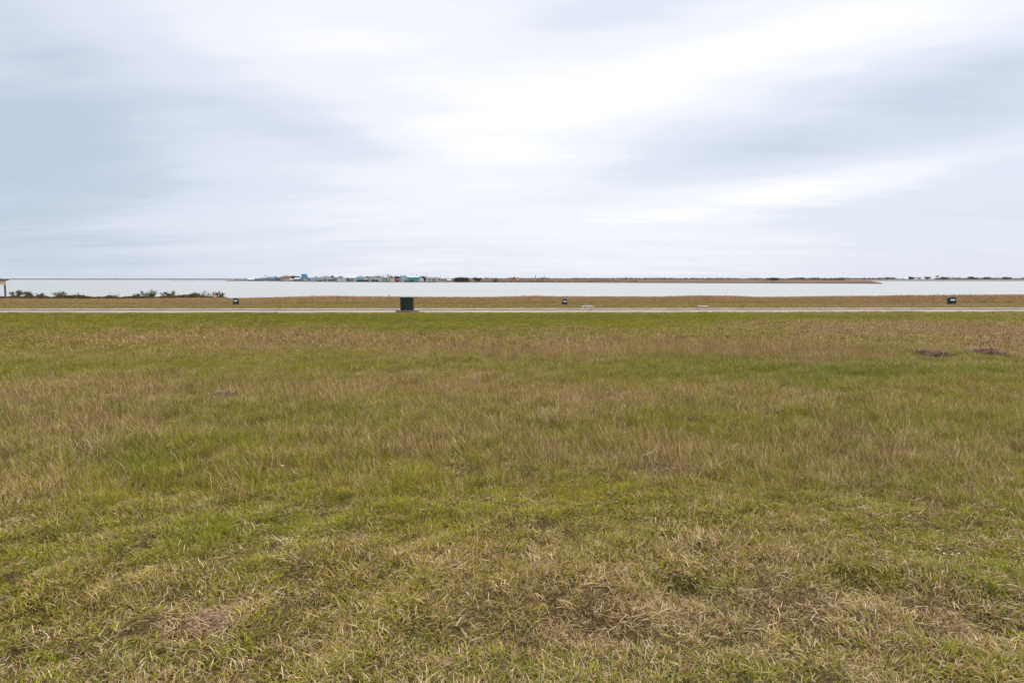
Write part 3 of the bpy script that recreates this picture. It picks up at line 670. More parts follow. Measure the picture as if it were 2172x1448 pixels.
# ------------------------------------------------------------------ shrubs on the bank
def shrub(x0, x1, yt, yb, Yd, n, label, c0=(.085, .078, .04), c1=(.23, .205, .105), size=.10, seed=0, stems=7, fill=.75):
    rr = random.Random(seed); a, b = at(x0, yb, Yd), at(x1, yt, Yd); W, H = b.x - a.x, (b.z - a.z) * .88; H += .25
    z0 = a.z - .25
    o = empty('shrub', ((a.x + b.x) / 2, Yd, z0), 0, label, 'shrub', 'shrubs along the left bank')
    st = MB(); fo = MB()
    tips = []
    for i in range(stems):
        ang = rr.uniform(0, 6.283); rr_ = rr.uniform(.1, .95)
        tip = Vector((math.cos(ang) * W * .48 * rr_, math.sin(ang) * min(W, 1.2) * .4, H * rr.uniform(.55, 1.02))); base = Vector((tip.x * .45, tip.y * .3, 0))
        mid = (tip + base) / 2 + Vector((rr.uniform(-.06, .06), 0, .06)); st.tube([base, mid, tip], [.02, .014, .006], 4); tips.append((mid, tip))
    for i in range(int(n * 2.6)):
        m, t = rr.choice(tips); q = m.lerp(t, rr.random() ** .7)
        fo.leaves(q + Vector((rr.gauss(0, .08), rr.gauss(0, .08), rr.gauss(0, .05))), (.10, .10, .08), 5, size * .42, rr, fill)
    fo.leaves((0, 0, H * .22), (W * .5, .35, H * .25), n * 5, size * .6, rr, fill)
    st.build('stem', mat('shrub_stem', (.11, .08, .06), .85, .3, 6), o); fo.build('foliage', leaf_mat('shrub_leaf_%d' % seed, c0, c1, .2), o)
br0, br1 = (.06, .042, .02), (.17, .125, .06)
shrub(17, 46, 614.5, 630, 61, 60, 'rounded grey green shrub nearest the boathouse', seed=1)
shrub(44, 72, 614.5, 630, 61.5, 60, 'second rounded grey green shrub right beside the one by the boathouse', seed=2)
shrub(78, 94, 621.5, 630.5, 60, 26, 'small dark scrubby bush right of the two rounded shrubs', br0, (.12, .12, .05), seed=3)
shrub(98, 150, 617, 630.5, 61, 40, 'wide thin straggly shrub, left half of the left bank', seed=4, stems=12)
shrub(160, 186, 624.5, 631, 60, 40, 'low rusty brown bush alone on the left bank', br0, (.22, .13, .07), seed=5)
shrub(226, 250, 621, 632, 61, 10, 'sparse pale twiggy bush between the brown bush and the dark shrubs', (.12, .12, .07), (.24, .22, .13), seed=6)
shrub(282, 300, 621.5, 630.5, 60, 34, 'small dense dark bush left of the tallest bushy shrub', br0, (.10, .10, .035), seed=7)
shrub(293, 336, 614, 630.5, 61, 80, 'tallest dark green bushy shrub with open branches, mid left bank', (.06, .06, .028), (.19, .185, .08), seed=8, stems=13)
shrub(338, 380, 616, 630, 61.5, 60, 'spreading olive shrub right of the tallest bushy shrub', (.07, .066, .03), (.20, .185, .085), seed=9, stems=12)
shrub(402, 422, 618.5, 629.5, 60.5, 45, 'compact dark olive bush left of the flagged stake', (.04, .042, .014), (.14, .13, .05), seed=10)
shrub(424, 456, 616, 629, 61.5, 16, 'thin see-through shrub just left of the flagged stake', (.06, .06, .02), (.18, .16, .07), seed=11, stems=12)
shrub(456, 474, 617.5, 629, 61, 40, 'last shrub on the bank, rising just right of the flagged stake', (.04, .05, .02), (.12, .13, .055), seed=12)

# ------------------------------------------------------------------ far land: town shore, marsh spit, distant shores
HZ = 590.0
def shoreD(yw): return (CAM_Z - WATER_Z) * 1448 / (yw - HZ)
marsh_m = mat('marsh_grass', (.125, .06, .024), .95, .3, .06); town_soil = mat('town_shore_soil', (.22, .17, .14), .95, .3, .2)
far_m = mat('distant_marsh', (.19, .12, .085), .95, .25, .03); far_l = mat('distant_land', (.13, .125, .135), .95, .2, .02)
def land(name, pts, depth, h0, h1, m, seed=0, step=6, taper=None):
    # a bank that follows the waterline given as (photo px, photo py of the waterline)
    xs = [p[0] for p in pts]; F = []; V = []; prof = [(0, -.9), (0.0, h0 * .6), (1.5, h0), (depth * .15, h0 + (h1 - h0) * .35), (depth * .6, h1), (depth, h1 * .9), (depth * 1.02, -.9)]
    cols = np.arange(xs[0], xs[-1] + .1, step)
    for i, px in enumerate(cols):
        yw = float(np.interp(px, xs, [p[1] for p in pts])); D = shoreD(yw)
        for q, (dd, hh) in enumerate(prof):
            tp = 1.0 if taper is None else float(np.interp(px, taper, [1, .3]))
            if hh > 0: hh = hh * tp
            if taper is not None: dd = dd * float(np.interp(px, [1560, 1780, taper[1]], [1, .25, .03]))
            k = 1 + (.25 * (vnoise(np.array([px * .09]), np.array([q * 1.7]), seed)[0] - .5)) if 0 < q < 6 else 1
            Yd = D + dd + (2.0 * (vnoise(np.array([px * .15]), np.array([0.]), seed + 5)[0] - .5))
            V.append(((px - 1086) / 1448 * Yd * math.cos(PITCH) * 1.004, Yd, WATER_Z + hh * k))
    n = len(prof); m_ = len(cols)
    F = [(i * n + j, (i + 1) * n + j, (i + 1) * n + j + 1, i * n + j + 1) for i in range(m_ - 1) for j in range(n - 1)] + [tuple(range(n)), tuple(range((m_ - 1) * n, m_ * n))[::-1]]
    mb = MB().poly(V, F); bmesh.ops.recalc_face_normals(mb.bm, faces=mb.bm.faces)
    return tag(mb.build(name, m), kind='structure')
TOWN_PTS = [(482, 595.9), (560, 596.3), (640, 597.2), (720, 597.8), (800, 598.3), (900, 598.7), (965, 598.8)]
def town_yw(px): return float(np.interp(px, [p[0] for p in TOWN_PTS], [p[1] for p in TOWN_PTS]))
land('town_shore', TOWN_PTS, 120, .55, .7, town_soil, 1)
land('marsh_spit', [(920, 598.7), (1000, 598.8), (1200, 599.3), (1400, 600.1), (1600, 600.7), (1780, 601.3), (1830, 601.4), (1852, 601.7), (1868, 602)], 620, .45, 1.7, marsh_m, 2, 4, (1836, 1868))
land('far_right_shore', [(1780, 595.6), (2000, 595.7), (2400, 595.9)], 160, .6, 1.9, far_m, 3)
land('far_left_shore', [(-700, 592.8), (0, 593.0), (300, 593.2), (520, 593.6), (760, 594)], 500, 1.3, 2.3, far_l, 4, 12)
land('mainland', [(760, 593.8), (1100, 594), (1500, 594), (1800, 594)], 500, 1.0, 2.2, mat('mainland_scrub_ground', (.15, .13, .10), .95, .3, .02), 6, 12)

def mass(name, label, px0, px1, Yf, zb, h, n, size, c0, c1, seed, depth=40):
    rr = random.Random(seed); mb = MB()
    for i in range(n):
        px = rr.uniform(px0, px1); Yd = Yf(px) + rr.uniform(0, depth); p = at(px, 590, Yd)
        hh = h * rr.uniform(.35, 1.15) * (0.6 + .8 * float(vnoise(np.array([px * .045]), np.array([0.]), seed)[0]))
        mb.leaves((p.x, Yd, zb + hh * .45), (hh * 1.3, hh, hh * .55), 7, size * rr.uniform(.7, 1.3), rr)
    o = mb.build(name, leaf_mat(name + '_leaf_%d' % seed, c0, c1, .1)); tag(o, label, 'scrub', kind='stuff')
DK0, DK1 = (.028, .032, .022), (.085, .085, .055)
mass('scrub', 'grey green scrub along the back of the marsh spit', 960, 1790, lambda p: shoreD(np.interp(p, [960, 1868], [598.8, 601.5])) + 560 * np.interp(p, [1560, 1790], [1, .3]), .0, 2.1, 1500, .7, (.075, .065, .05), (.15, .13, .095), 1)
mass('scrub', 'brown and olive scrub on the marsh spit right of the town', 945, 1350, lambda p: shoreD(598.9) + 8, -1.0, .9, 520, .4, (.07, .06, .03), (.2, .16, .08), 2, 60)
mass('scrub', 'low grey trees along the far right shore', 1790, 2300, lambda p: 860, .0, 2.4, 900, .7, (.055, .05, .05), (.12, .105, .10), 3, 60)
mass('scrub', 'thin line of trees tinted blue grey for haze on the far left shore', -400, 500, lambda p: 1560, -1.1, 1.3, 520, .55, (.10, .11, .125), (.16, .165, .18), 4, 120)  # blue grey foliage colour stands in for distance haze
mass('scrub', 'dark trees behind the houses of the town', 560, 930, lambda p: shoreD(town_yw(p)) + 62, -1.0, 4.3, 800, .6, DK0, DK1, 5, 25)

def bank_scrub():
    rr = random.Random(9); mb = MB()
    for i in range(2600):
        px = rr.uniform(-60, 482); k = float(vnoise(np.array([px * .055]), np.array([0.]), 77)[0]); Yd = 58.3 + rr.uniform(0, 2.5); p = at(px, 632.6 - (8.0 if 80 < px < 190 or px > 280 else 5.0) * k * rr.random(), Yd)
        mb.leaves(p, (.22, .2, .09), 7, .055, rr)
    tag(mb.build('bank_scrub', leaf_mat('bank_scrub_leaf', (.05, .035, .015), (.17, .12, .05), .15)), 'low dark brown scrub edging the left bank', 'scrub', kind='stuff')
bank_scrub()

# ------------------------------------------------------------------ trees and palms across the water
def tree(px, yt, yb, wpx, Yd, label, c0=DK0, c1=DK1, n=70, lobes=5, seed=0, bare=False, cat='tree', group='trees across the water', name='tree'):
    rr = random.Random(seed); t = at(px, yt, Yd); b = at(px, yb, Yd); H = t.z - b.z; W = wpx / 1448 * Yd
    o = empty(name, b, rr.uniform(0, 6), label, cat, group)
    tr = MB().tube([(0, 0, -.5), (W * .02, 0, H * .3), (W * .04, 0, H * .62)], [H * .05, H * .035, H * .015], 6)
    for k in range(6 if bare else 3):
        a = rr.uniform(0, 6.28); tr.tube([(W * .03, 0, H * rr.uniform(.3, .5)), (math.cos(a) * W * .2, math.sin(a) * W * .2, H * rr.uniform(.6, .8)), (math.cos(a) * W * .4, math.sin(a) * W * .35, H * rr.uniform(.75, 1))], [H * .022, H * .014, H * .006], 4)
    tr.build('trunk', mat('bark', (.085, .07, .06), .9, .3, 2), o)
    cr = MB()
    for k in range(lobes):
        c = (rr.uniform(-.32, .32) * W, rr.uniform(-.3, .3) * W, H * rr.uniform(.26, .76)); s = rr.uniform(.24, .36)
        cr.leaves(c, (W * s, W * s, H * s * .75), int(n * 1.6) // lobes, max(W, H) * .10, rr, .8)
    cr.build('crown', leaf_mat('crown_%s' % seed if bare else 'crown_dark_%d' % (seed % 3), c0, c1, .15), o)
tree(705, 583.6, 597, 6, shoreD(597.7) + 30, 'narrow dark cypress in the town left of the white house with brown roof', n=130, seed=1)
tree(779, 585, 592, 8, shoreD(598) + 40, 'dark round tree behind the white raised box house', n=90, seed=2)
tree(842, 584.2, 597, 13, shoreD(598.4) + 26, 'broad olive tree behind the small red hut', n=150, seed=3)
tree(897, 586, 598, 15, shoreD(598.6) + 30, 'dark leafy tree right of the large teal house', n=170, seed=4)
tree(911, 586.3, 593, 6, shoreD(598.7) + 30, 'dark treetop showing above the beige flat roofed building', n=70, seed=5)
tree(624, 585, 595, 22, shoreD(597) + 40, 'wide dark brown tree between the salmon house and the tall blue roof', (.035, .03, .025), (.10, .085, .07), n=190, lobes=8, seed=6)
tree(670, 586, 594, 14, shoreD(597.4) + 45, 'dark tree behind the house with three white gables', n=120, seed=7)
tree(585, 585.4, 593, 9, shoreD(596.6) + 45, 'thin greyish tree left of the salmon house', (.10, .09, .08), (.2, .18, .16), n=60, seed=8)
tree(982, 588.6, 598, 30, shoreD(598.8) + 10, 'spreading dark bushy tree on the shore right of the town', n=200, lobes=9, seed=9)
tree(1013, 588.2, 596, 16, shoreD(598.9) + 18, 'brighter green rounded tree right of the spreading bushy tree', (.03, .05, .02), (.09, .12, .045), n=140, seed=10)
tree(1052, 592.3, 597, 10, shoreD(599) + 5, 'small dark bush at the foot of the marsh left of the orange tanks', n=80, seed=11)
tree(1640, 589.3, 594, 22, shoreD(600.5) + 70, 'long dark thicket in the middle of the marsh spit', n=130, lobes=8, seed=12)
tree(1965, 585.8, 593, 13, 840, 'dark dense tree behind the white far right house, left of the bare tree', n=130, seed=13)
tree(1986, 583, 592.5, 9, 835, 'tall pale bare tree on the far right shore', (.18, .165, .16), (.28, .26, .25), n=40, seed=14, bare=True)
tree(2001, 586.4, 592.8, 15, 830, 'dark round evergreen right of the bare tree', n=150, seed=15)
tree(1930, 587, 592.5, 14, 850, 'low dark tree behind the small houses of the far right shore', n=110, seed=16)
tree(1881, 587.3, 592.5, 9, 845, 'small grey tree at the left end of the far right shore', (.06, .058, .055), (.12, .115, .11), n=60, seed=17)
tree(2064, 586.6, 592.5, 16, 850, 'wide grey tree on the far right shore, first past the dark evergreen', (.06, .058, .055), (.13, .12, .115), n=90, seed=18)
tree(2090, 587, 592.5, 14, 850, 'grey tree on the far right shore near the right edge', (.06, .058, .055), (.12, .115, .11), n=80, seed=19)
tree(2135, 586.6, 592.5, 16, 850, 'pale grey tree on the far right shore closest to the right edge', (.085, .08, .075), (.16, .15, .145), n=90, seed=20)
def palm():
    Yd = shoreD(596.4) + 14; b = at(565, 596, Yd); o = empty('palm_tree', b, 0, 'ragged leaning palm standing above the blue houses at the left of the town', 'palm tree')
    H = at(565, 582.5, Yd).z - b.z
    MB().tube([(0, 0, -.4), (-.1, 0, H * .4), (-.35, 0, H * .72)], [.16, .13, .10], 6).build('trunk', mat('palm_bark', (.06, .05, .055), .9, .3, 3), o)
    rr = random.Random(3); c = MB()
    for (cx, cz, r) in ((-.35, .76, .95), (-1.35, .92, .95)):
        for i in range(30):
            a = rr.uniform(0, 6.28); l = r * rr.uniform(.6, 1.3); p = Vector((cx, 0, H * cz)); dv = Vector((math.cos(a) * l, math.sin(a) * l * .6, rr.uniform(-.7, .5) * l)); s = Vector((-math.sin(a), math.cos(a), .3)) * .14
            c.poly([p - s * .4, p + s * .4, p + dv * .6 + s, p + dv * .6 - s, p + dv], [(0, 1, 2, 3), (3, 2, 4)])
    c.tube([(-.35, 0, H * .72), (-1.35, 0, H * .92)], [.08, .05], 5)
    c.build('crown', leaf_mat('palm_frond', (.05, .045, .06), (.17, .16, .18), .1), o)
palm()

# ------------------------------------------------------------------ the town: every house a thing
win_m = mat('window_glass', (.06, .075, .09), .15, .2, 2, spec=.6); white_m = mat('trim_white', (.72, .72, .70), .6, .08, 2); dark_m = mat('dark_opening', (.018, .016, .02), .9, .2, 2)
_n = [0]
def house(label, x0, x1, yt, ye, yb=None, wall=(.6, .6, .58), roof=(.2, .2, .2), kind='gable', back=4, win=2, door=None, stilts=0, depth=None, trim=False, name='house', open_=None, cat='house', ov=.3, dormers=0, winc=None):
    _n[0] += 1
    pxm = (x0 + x1) / 2; D = shoreD(town_yw(pxm)) + back
    a, b = at(x0, 590, D), at(x1, 590, D); W = b.x - a.x; d = depth or max(3.0, min(W * .9, 9))
    zb = -.98; ze = at(pxm, ye, D).z - zb; zt = at(pxm, yt, D).z - zb
    o = empty(name, ((a.x + b.x) / 2, D + d / 2, zb), 0, label, cat, 'buildings of the town across the water')
    wall = tuple(c * .88 for c in wall); roof = tuple(c * .72 for c in roof)
    wm = mat('wall_%02d' % _n[0], wall, .75, .1, .8); rm = mat('roof_%02d' % _n[0], roof, .7, .14, 1.2)
    s0 = stilts * ze
    if kind == 'gable_front':
        pts = [(-W / 2, y, s0) for y in (-d / 2, d / 2)] + [(W / 2, y, s0) for y in (-d / 2, d / 2)] + [(-W / 2, y, ze) for y in (-d / 2, d / 2)] + [(W / 2, y, ze) for y in (-d / 2, d / 2)] + [(0, y, zt - .1) for y in (-d / 2, d / 2)]
        mb = MB().poly(pts, [(0, 2, 6, 8, 4), (1, 5, 9, 7, 3), (0, 4, 5, 1), (2, 3, 7, 6), (0, 1, 3, 2)])
    else:
        mb = MB().box((0, 0, (s0 + ze) / 2), (W, d, ze - s0))
    mb.build('wall', wm, o)
    X, Yy, t = W / 2 + ov, d / 2 + ov, .12
    r = MB()
    if kind == 'gable_front':
        sl = (zt - ze) / (W / 2); e = ze - sl * ov
        q = [(-X, e), (0, zt), (X, e), (X, e + t), (0, zt + t), (-X, e + t)]
        pts = [(x, y, z) for y in (-Yy, Yy) for x, z in q]
        r.poly(pts, [(0, 1, 7, 6), (1, 2, 8, 7), (2, 3, 9, 8), (3, 4, 10, 9), (4, 5, 11, 10), (5, 0, 6, 11), (5, 4, 1, 0), (4, 3, 2, 1), (6, 7, 10, 11), (7, 8, 9, 10)])
    elif kind == 'gable':
        sl = (zt - ze) / (d / 2); e = ze - min(sl * ov, .3) + .02
        q = [(-Yy, e), (0, zt), (Yy, e), (Yy, e + t), (0, zt + t), (-Yy, e + t)]
        pts = [(x, y, z) for x in (-X, X) for y, z in q]
        r.poly(pts, [(0, 6, 7, 1), (1, 7, 8, 2), (2, 8, 9, 3), (3, 9, 10, 4), (4, 10, 11, 5), (5, 11, 6, 0), (5, 0, 1, 4), (4, 1, 2, 3), (6, 11, 10, 7), (7, 10, 9, 8)])
        for s in (-1, 1): MB().poly([(s * (W / 2 - .06), -d / 2, ze + .0), (s * (W / 2 - .06), d / 2, ze), (s * (W / 2 - .06), 0, zt - .02)], [(0, 1, 2)]).build('gable', wm, o)
    elif kind == 'hip':
        h = min(W, d) * .42; rx = max(W / 2 - h, .05)
        r.poly([(-X, -Yy, ze), (X, -Yy, ze), (X, Yy, ze), (-X, Yy, ze), (-rx, 0, zt), (rx, 0, zt)], [(0, 1, 5, 4), (1, 2, 5), (2, 3, 4, 5), (3, 0, 4), (3, 2, 1, 0)])
    elif kind == 'shed':     # steep plane facing the water
        r.poly([(-X - .6, -Yy * .2, zt), (X - .6, -Yy * .2, zt), (X, -Yy, ze), (-X, -Yy, ze), (-X - .6, -Yy * .2 + .3, zt), (X - .6, -Yy * .2 + .3, zt), (X, Yy, ze), (-X, Yy, ze)],
               [(3, 2, 1, 0), (0, 1, 5, 4), (4, 5, 6, 7), (1, 2, 6, 5), (0, 4, 7, 3), (2, 3, 7, 6)])
    else:
        r.box((0, 0, ze + (zt - ze) / 2), (2 * X, 2 * Yy, max(zt - ze, .15)))
    bmesh.ops.recalc_face_normals(r.bm, faces=r.bm.faces); ro = r.build('roof', rm, o)
    for k in range(dormers):
        gx = (-.28 + .28 * k) * W if dormers == 3 else 0
        p = [(gx - W * .11, s0 + ze * .1), (gx + W * .11, s0 + ze * .1), (gx, ze * .98)]
        mb = MB().poly([(x, y, z) for y in (-d / 2 - .5, -d / 2 - .02) for x, z in p], [(0, 1, 2), (5, 4, 3), (0, 3, 4, 1), (1, 4, 5, 2), (2, 5, 3, 0)])
        bmesh.ops.recalc_face_normals(mb.bm, faces=mb.bm.faces); mb.build('dormer', white_m, o)
    hh = ze - s0; y = -d / 2
    for k in range(win):
        wx = (-.5 + (k + .5) / win) * W * (.86) ; ww = min(W / win * .34, .95); wh = min(hh * .36, .9)
        fr = MB().box((wx, y - .012, s0 + hh * .60), (ww + .16, .05, wh + .16)).build('window', white_m, o)
        MB().box((wx, y - .045, s0 + hh * .60), (ww, .03, wh)).build('pane', winc or win_m, fr)
    if door is not None: MB().box((door * W, y - .015, s0 + min(hh * .42, 1.0)), (.85, .05, min(hh * .8, 1.95))).build('door', dark_m if trim is False else white_m, o)
    if open_:
        for ox, ow, oh, col in open_: MB().box((ox * W, y - .02, s0 + oh * hh / 2), (ow * W, .05, oh * hh)).build('garage_door', mat('opening_%02d_%d' % (_n[0], int(ox * 100)), col, .8, .2, 1), o)
    if s0 > 0:
        nx = max(3, int(W / 2.2))
        for k in range(nx):
            for yy in (-.45, .45): MB().box(((-.47 + .94 * k / (nx - 1)) * W, yy * d, s0 / 2 - .25), (.2, .2, s0 + .5)).build('piling', dark_m, o)
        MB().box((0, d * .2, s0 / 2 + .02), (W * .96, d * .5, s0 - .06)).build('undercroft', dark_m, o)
    return o
H = house
H('beige low hut at the far left end of the town', 495, 507, 591.5, 592.6, wall=(.50, .42, .36), roof=(.42, .36, .32), kind='flat', win=1)
H('pale blue little house left of the white roofed red boathouse', 511.5, 523, 590.4, 592, wall=(.20, .38, .50), roof=(.25, .33, .42), kind='gable', win=1, winc=white_m, door=-.3, trim=True)
H('low dark red boathouse under a broad white roof', 525, 539, 589.2, 592.8, wall=(.16, .03, .05), roof=(.78, .77, .76), kind='gable', win=1, back=6, door=.2)
H('small slate blue shed between the red boathouse and the steel blue house', 541, 549, 591, 592.3, wall=(.13, .15, .21), roof=(.22, .24, .30), kind='flat', win=1)
H('steel blue house with a grey blue roof left of the palm', 550, 564.5, 589.2, 591.2, wall=(.17, .28, .40), roof=(.14, .17, .22), kind='gable', win=3)
H('little olive shed right under the palm', 565.5, 571, 591.2, 592.5, wall=(.20, .19, .11), roof=(.16, .15, .10), kind='gable', win=1, back=8)
H('bright blue hip roofed house right of the palm', 571, 583, 588.4, 591, wall=(.09, .23, .34), roof=(.08, .19, .28), kind='hip', win=2)
H('pale grey hall with a long roof behind the bright blue hip roofed house', 566, 583, 586, 588.6, wall=(.42, .44, .47), roof=(.40, .42, .45), kind='gable', win=3, back=34)
H('dark navy house between the blue hip roof and the salmon house', 584, 596, 588, 590.5, wall=(.08, .09, .16), roof=(.11, .10, .13), kind='gable', win=2, back=7)
H('large salmon house with brown hip roof and cream lower doors', 595, 614.5, 584.4, 587, wall=(.46, .26, .20), roof=(.19, .14, .11), kind='hip', win=4, back=12, open_=[(.18, .56, .30, (.66, .58, .48))])
H('tiny white hut just right of the salmon house', 615, 620.5, 591, 592.6, wall=(.68, .64, .60), roof=(.74, .72, .70), kind='gable', win=1, back=9)
H('low house with a white roof left of the tall blue roof', 624, 634, 588.8, 591.2, wall=(.32, .30, .30), roof=(.76, .77, .80), kind='gable', win=2, back=22)
H('grey weathered dock shed along the water left of the tall blue roof', 623, 637, 591.6, 593.2, wall=(.24, .225, .225), roof=(.30, .29, .29), kind='flat', win=3, back=2)
H('tall house with a steep bright blue roof and a tan wall', 639.5, 649.5, 581, 589.6, wall=(.26, .26, .27), roof=(.012, .22, .44), kind='shed', win=0, back=8, depth=6, open_=[(.22, .52, .93, (.60, .43, .23))], ov=.2)
H('grey blue house with three small white gables', 656.5, 672, 588.7, 591.4, wall=(.20, .23, .26), roof=(.23, .27, .32), kind='gable', win=0, back=5, dormers=3)
H('pale grey gabled boat garage with a dark opening', 674, 685, 587.6, 591.5, wall=(.50, .53, .50), roof=(.42, .45, .44), kind='gable_front', win=0, back=6, open_=[(-.05, .62, .52, (.02, .015, .02))])
H('mint green house beside the pale boat garage', 683, 690.5, 588.6, 590.6, wall=(.35, .53, .44), roof=(.20, .25, .28), kind='gable', win=2, back=4, door=.35)
H('wide mauve grey house rising behind the mint house', 677, 702, 584.8, 588.2, wall=(.36, .33, .36), roof=(.30, .27, .30), kind='hip', win=5, back=26, winc=white_m)
H('brown roofed house with a peach bay left of the cypress', 690.5, 707.5, 588.6, 592, wall=(.10, .13, .15), roof=(.26, .22, .21), kind='gable', win=2, back=6, open_=[(-.34, .26, .9, (.60, .40, .30))])
H('grey shed with a dark side between the cypress and the white house', 707, 716, 588, 590, wall=(.20, .21, .24), roof=(.17, .17, .19), kind='gable', win=1, back=12)
H('white house with a dark brown hip roof right of the cypress', 715.5, 726.5, 585.4, 588.4, wall=(.76, .74, .74), roof=(.07, .055, .045), kind='hip', win=2, back=4)
H('white gabled cottage beside the white hip roofed house', 724.5, 732.5, 588.6, 591.4, wall=(.72, .71, .71), roof=(.50, .48, .48), kind='gable_front', win=2, back=1)
H('dark boat shed with a pale roof right of the white cottage', 731.5, 739, 588.6, 590.8, wall=(.10, .085, .06), roof=(.66, .68, .67), kind='flat', win=0, back=8)
H('house with a brilliant white roof and a cream corner', 741, 754, 585.8, 589, wall=(.30, .25, .25), roof=(.84, .83, .83), kind='gable', win=2, back=8, open_=[(.33, .26, 1, (.70, .63, .52))])
H('teal blue hip roofed house raised on dark pilings', 755, 771, 584.8, 589, wall=(.27, .47, .51), roof=(.20, .33, .39), kind='hip', win=3, back=5, stilts=.40)
H('plain white box house raised over a dark undercroft', 771.5, 782.5, 588, 588.8, wall=(.84, .83, .83), roof=(.62, .63, .65), kind='flat', win=2, back=5, stilts=.45)
H('narrow grey tower like shed right of the white box house', 782, 785.5, 586.6, 587.6, wall=(.38, .41, .43), roof=(.30, .33, .35), kind='flat', win=1, back=7)
H('pale green house over a dark green porch', 786.5, 796, 586, 587.2, wall=(.60, .64, .47), roof=(.30, .29, .24), kind='gable', win=3, back=6, open_=[(0, .98, .42, (.08, .10, .07))])
H('cream house with wide dark brown roof and a dark carport', 795.5, 808, 584.8, 588.2, wall=(.70, .65, .55), roof=(.12, .085, .08), kind='hip', win=2, back=8, open_=[(-.2, .58, .40, (.05, .025, .03))])
H('mint aqua cottage right of the cream house', 807.5, 817, 588, 589.8, wall=(.42, .63, .57), roof=(.22, .22, .24), kind='gable', win=2, back=4, door=.2)
H('grey plank sided shed left of the yellow house', 817, 823.5, 588.6, 590.4, wall=(.27, .28, .29), roof=(.25, .26, .28), kind='gable', win=1, back=6)
H('pale yellow house under a broad dark brown hip roof', 822.5, 834.5, 584.9, 589, wall=(.72, .64, .43), roof=(.09, .06, .06), kind='hip', win=2, back=5, door=-.25)
H('small red hut with white trim and a dark doorway', 838.5, 844.5, 591, 592.2, wall=(.42, .035, .07), roof=(.70, .62, .62), kind='flat', win=0, back=0, open_=[(.1, .42, .75, (.05, .01, .015))], ov=.15, name='hut', cat='hut')
H('large house with a grey blue roof left of the big teal house', 847, 865, 583.9, 589, wall=(.28, .33, .35), roof=(.21, .24, .29), kind='hip', win=3, back=14)
H('first aqua and white gabled boat stall, left of a matching wider one', 850.5, 857, 588.6, 591.5, wall=(.45, .62, .58), roof=(.50, .66, .63), kind='gable_front', win=1, back=1)
H('wider aqua and white gabled boat stall next to the teal house', 857, 865, 587, 591, wall=(.50, .60, .57), roof=(.17, .45, .44), kind='gable_front', win=2, back=3, open_=[(0, .7, .4, (.06, .07, .06))])
H('big teal house with pale roof and dark navy boat opening', 864, 889, 584.6, 588, wall=(.015, .40, .41), roof=(.66, .76, .78), kind='gable', win=4, back=6, open_=[(-.14, .44, .44, (.01, .06, .13)), (.36, .22, .34, (.12, .2, .24))])
H('tiny dark red cupola house with pointed top above the big teal house', 882, 885.5, 582.4, 584.4, wall=(.26, .10, .11), roof=(.16, .04, .06), kind='hip', win=1, back=24, ov=.1)
H('small cream gabled cottage right of the big teal house', 889, 897.5, 589.2, 592.4, wall=(.72, .72, .62), roof=(.60, .60, .52), kind='gable_front', win=1, back=2, door=.25, trim=True)
H('long beige flat roofed building at the right end of the town', 904, 926, 588.4, 589.4, wall=(.60, .50, .43), roof=(.78, .70, .65), kind='flat', win=4, back=4, open_=[(-.16, .12, .78, (.12, .38, .36)), (.26, .42, .72, (.40, .26, .19))])
H('low tan storage shed with a slate roof past the beige building', 934, 951, 590.4, 592.2, wall=(.44, .31, .22), roof=(.25, .27, .30), kind='gable', win=2, back=10)
H('little white boat shed on the tan bank past the town', 949, 956, 592.6, 594.2, wall=(.60, .60, .58), roof=(.78, .79, .80), kind='gable', win=0, back=4, open_=[(0, .5, .7, (.15, .13, .12))])

# bulkhead, jetties and masts of the town
def bulkhead():
    m = mat('bulkhead_timber', (.15, .115, .10), .9, .45, .7)
    o = empty('bulkhead', (0, 0, 0)); tag(o, 'dark timber bulkhead along the waterline of the town', 'sea wall')
    xs = list(range(506, 935, 9))
    for x0, x1 in zip(xs, xs[1:]):
        a, b = shoreD(town_yw(x0)) - 1.6, shoreD(town_yw(x1)) - 1.6; p, q = at(x0, 590, a), at(x1, 590, b); h = random.uniform(.42, .62)
        MB().poly([(p.x, a, -2), (q.x - .12, b, -2), (q.x - .12, b, WATER_Z + h), (p.x, a, WATER_Z + h), (p.x, a + .35, -2), (q.x - .12, b + .35, -2), (q.x - .12, b + .35, WATER_Z + h), (p.x, a + .35, WATER_Z + h)],
                  [(0, 1, 2, 3), (3, 2, 6, 7), (7, 6, 5, 4), (0, 3, 7, 4), (1, 5, 6, 2)]).build('panel', m, o)
bulkhead()
def jetty(x0, x1, label):
    m = mat('jetty_timber', (.30, .26, .23), .9, .3, 1); pm = mat('jetty_post', (.10, .08, .07), .9, .3, 1)
    D = shoreD(town_yw((x0 + x1) / 2)) - 6; p, q = at(x0, 590, D), at(x1, 590, D); W = q.x - p.x
    o = empty('jetty', ((p.x + q.x) / 2, D, WATER_Z), 0, label, 'jetty', 'jetties of the town')
    MB().box((0, 0, .48), (W, 1.6, .12)).build('deck', m, o)
    for k in range(max(3, int(W / 2.6))):
        MB().box((-W / 2 + .15 + (W - .3) * k / (max(3, int(W / 2.6)) - 1), -.7, .2), (.18, .18, 1.4)).build('piling', pm, o)
jetty(366, 420, 'long low jetty reaching out to the left of the town, farthest from the houses'); jetty(428, 494, 'low jetty joining the left end of the town to the open water')
jetty(598, 636, 'grey boat jetty in front of the salmon house and white hut'); jetty(655, 676, 'jetty in front of the house with three white gables'); jetty(742, 790, 'long jetty before the teal house on pilings and the white box house')
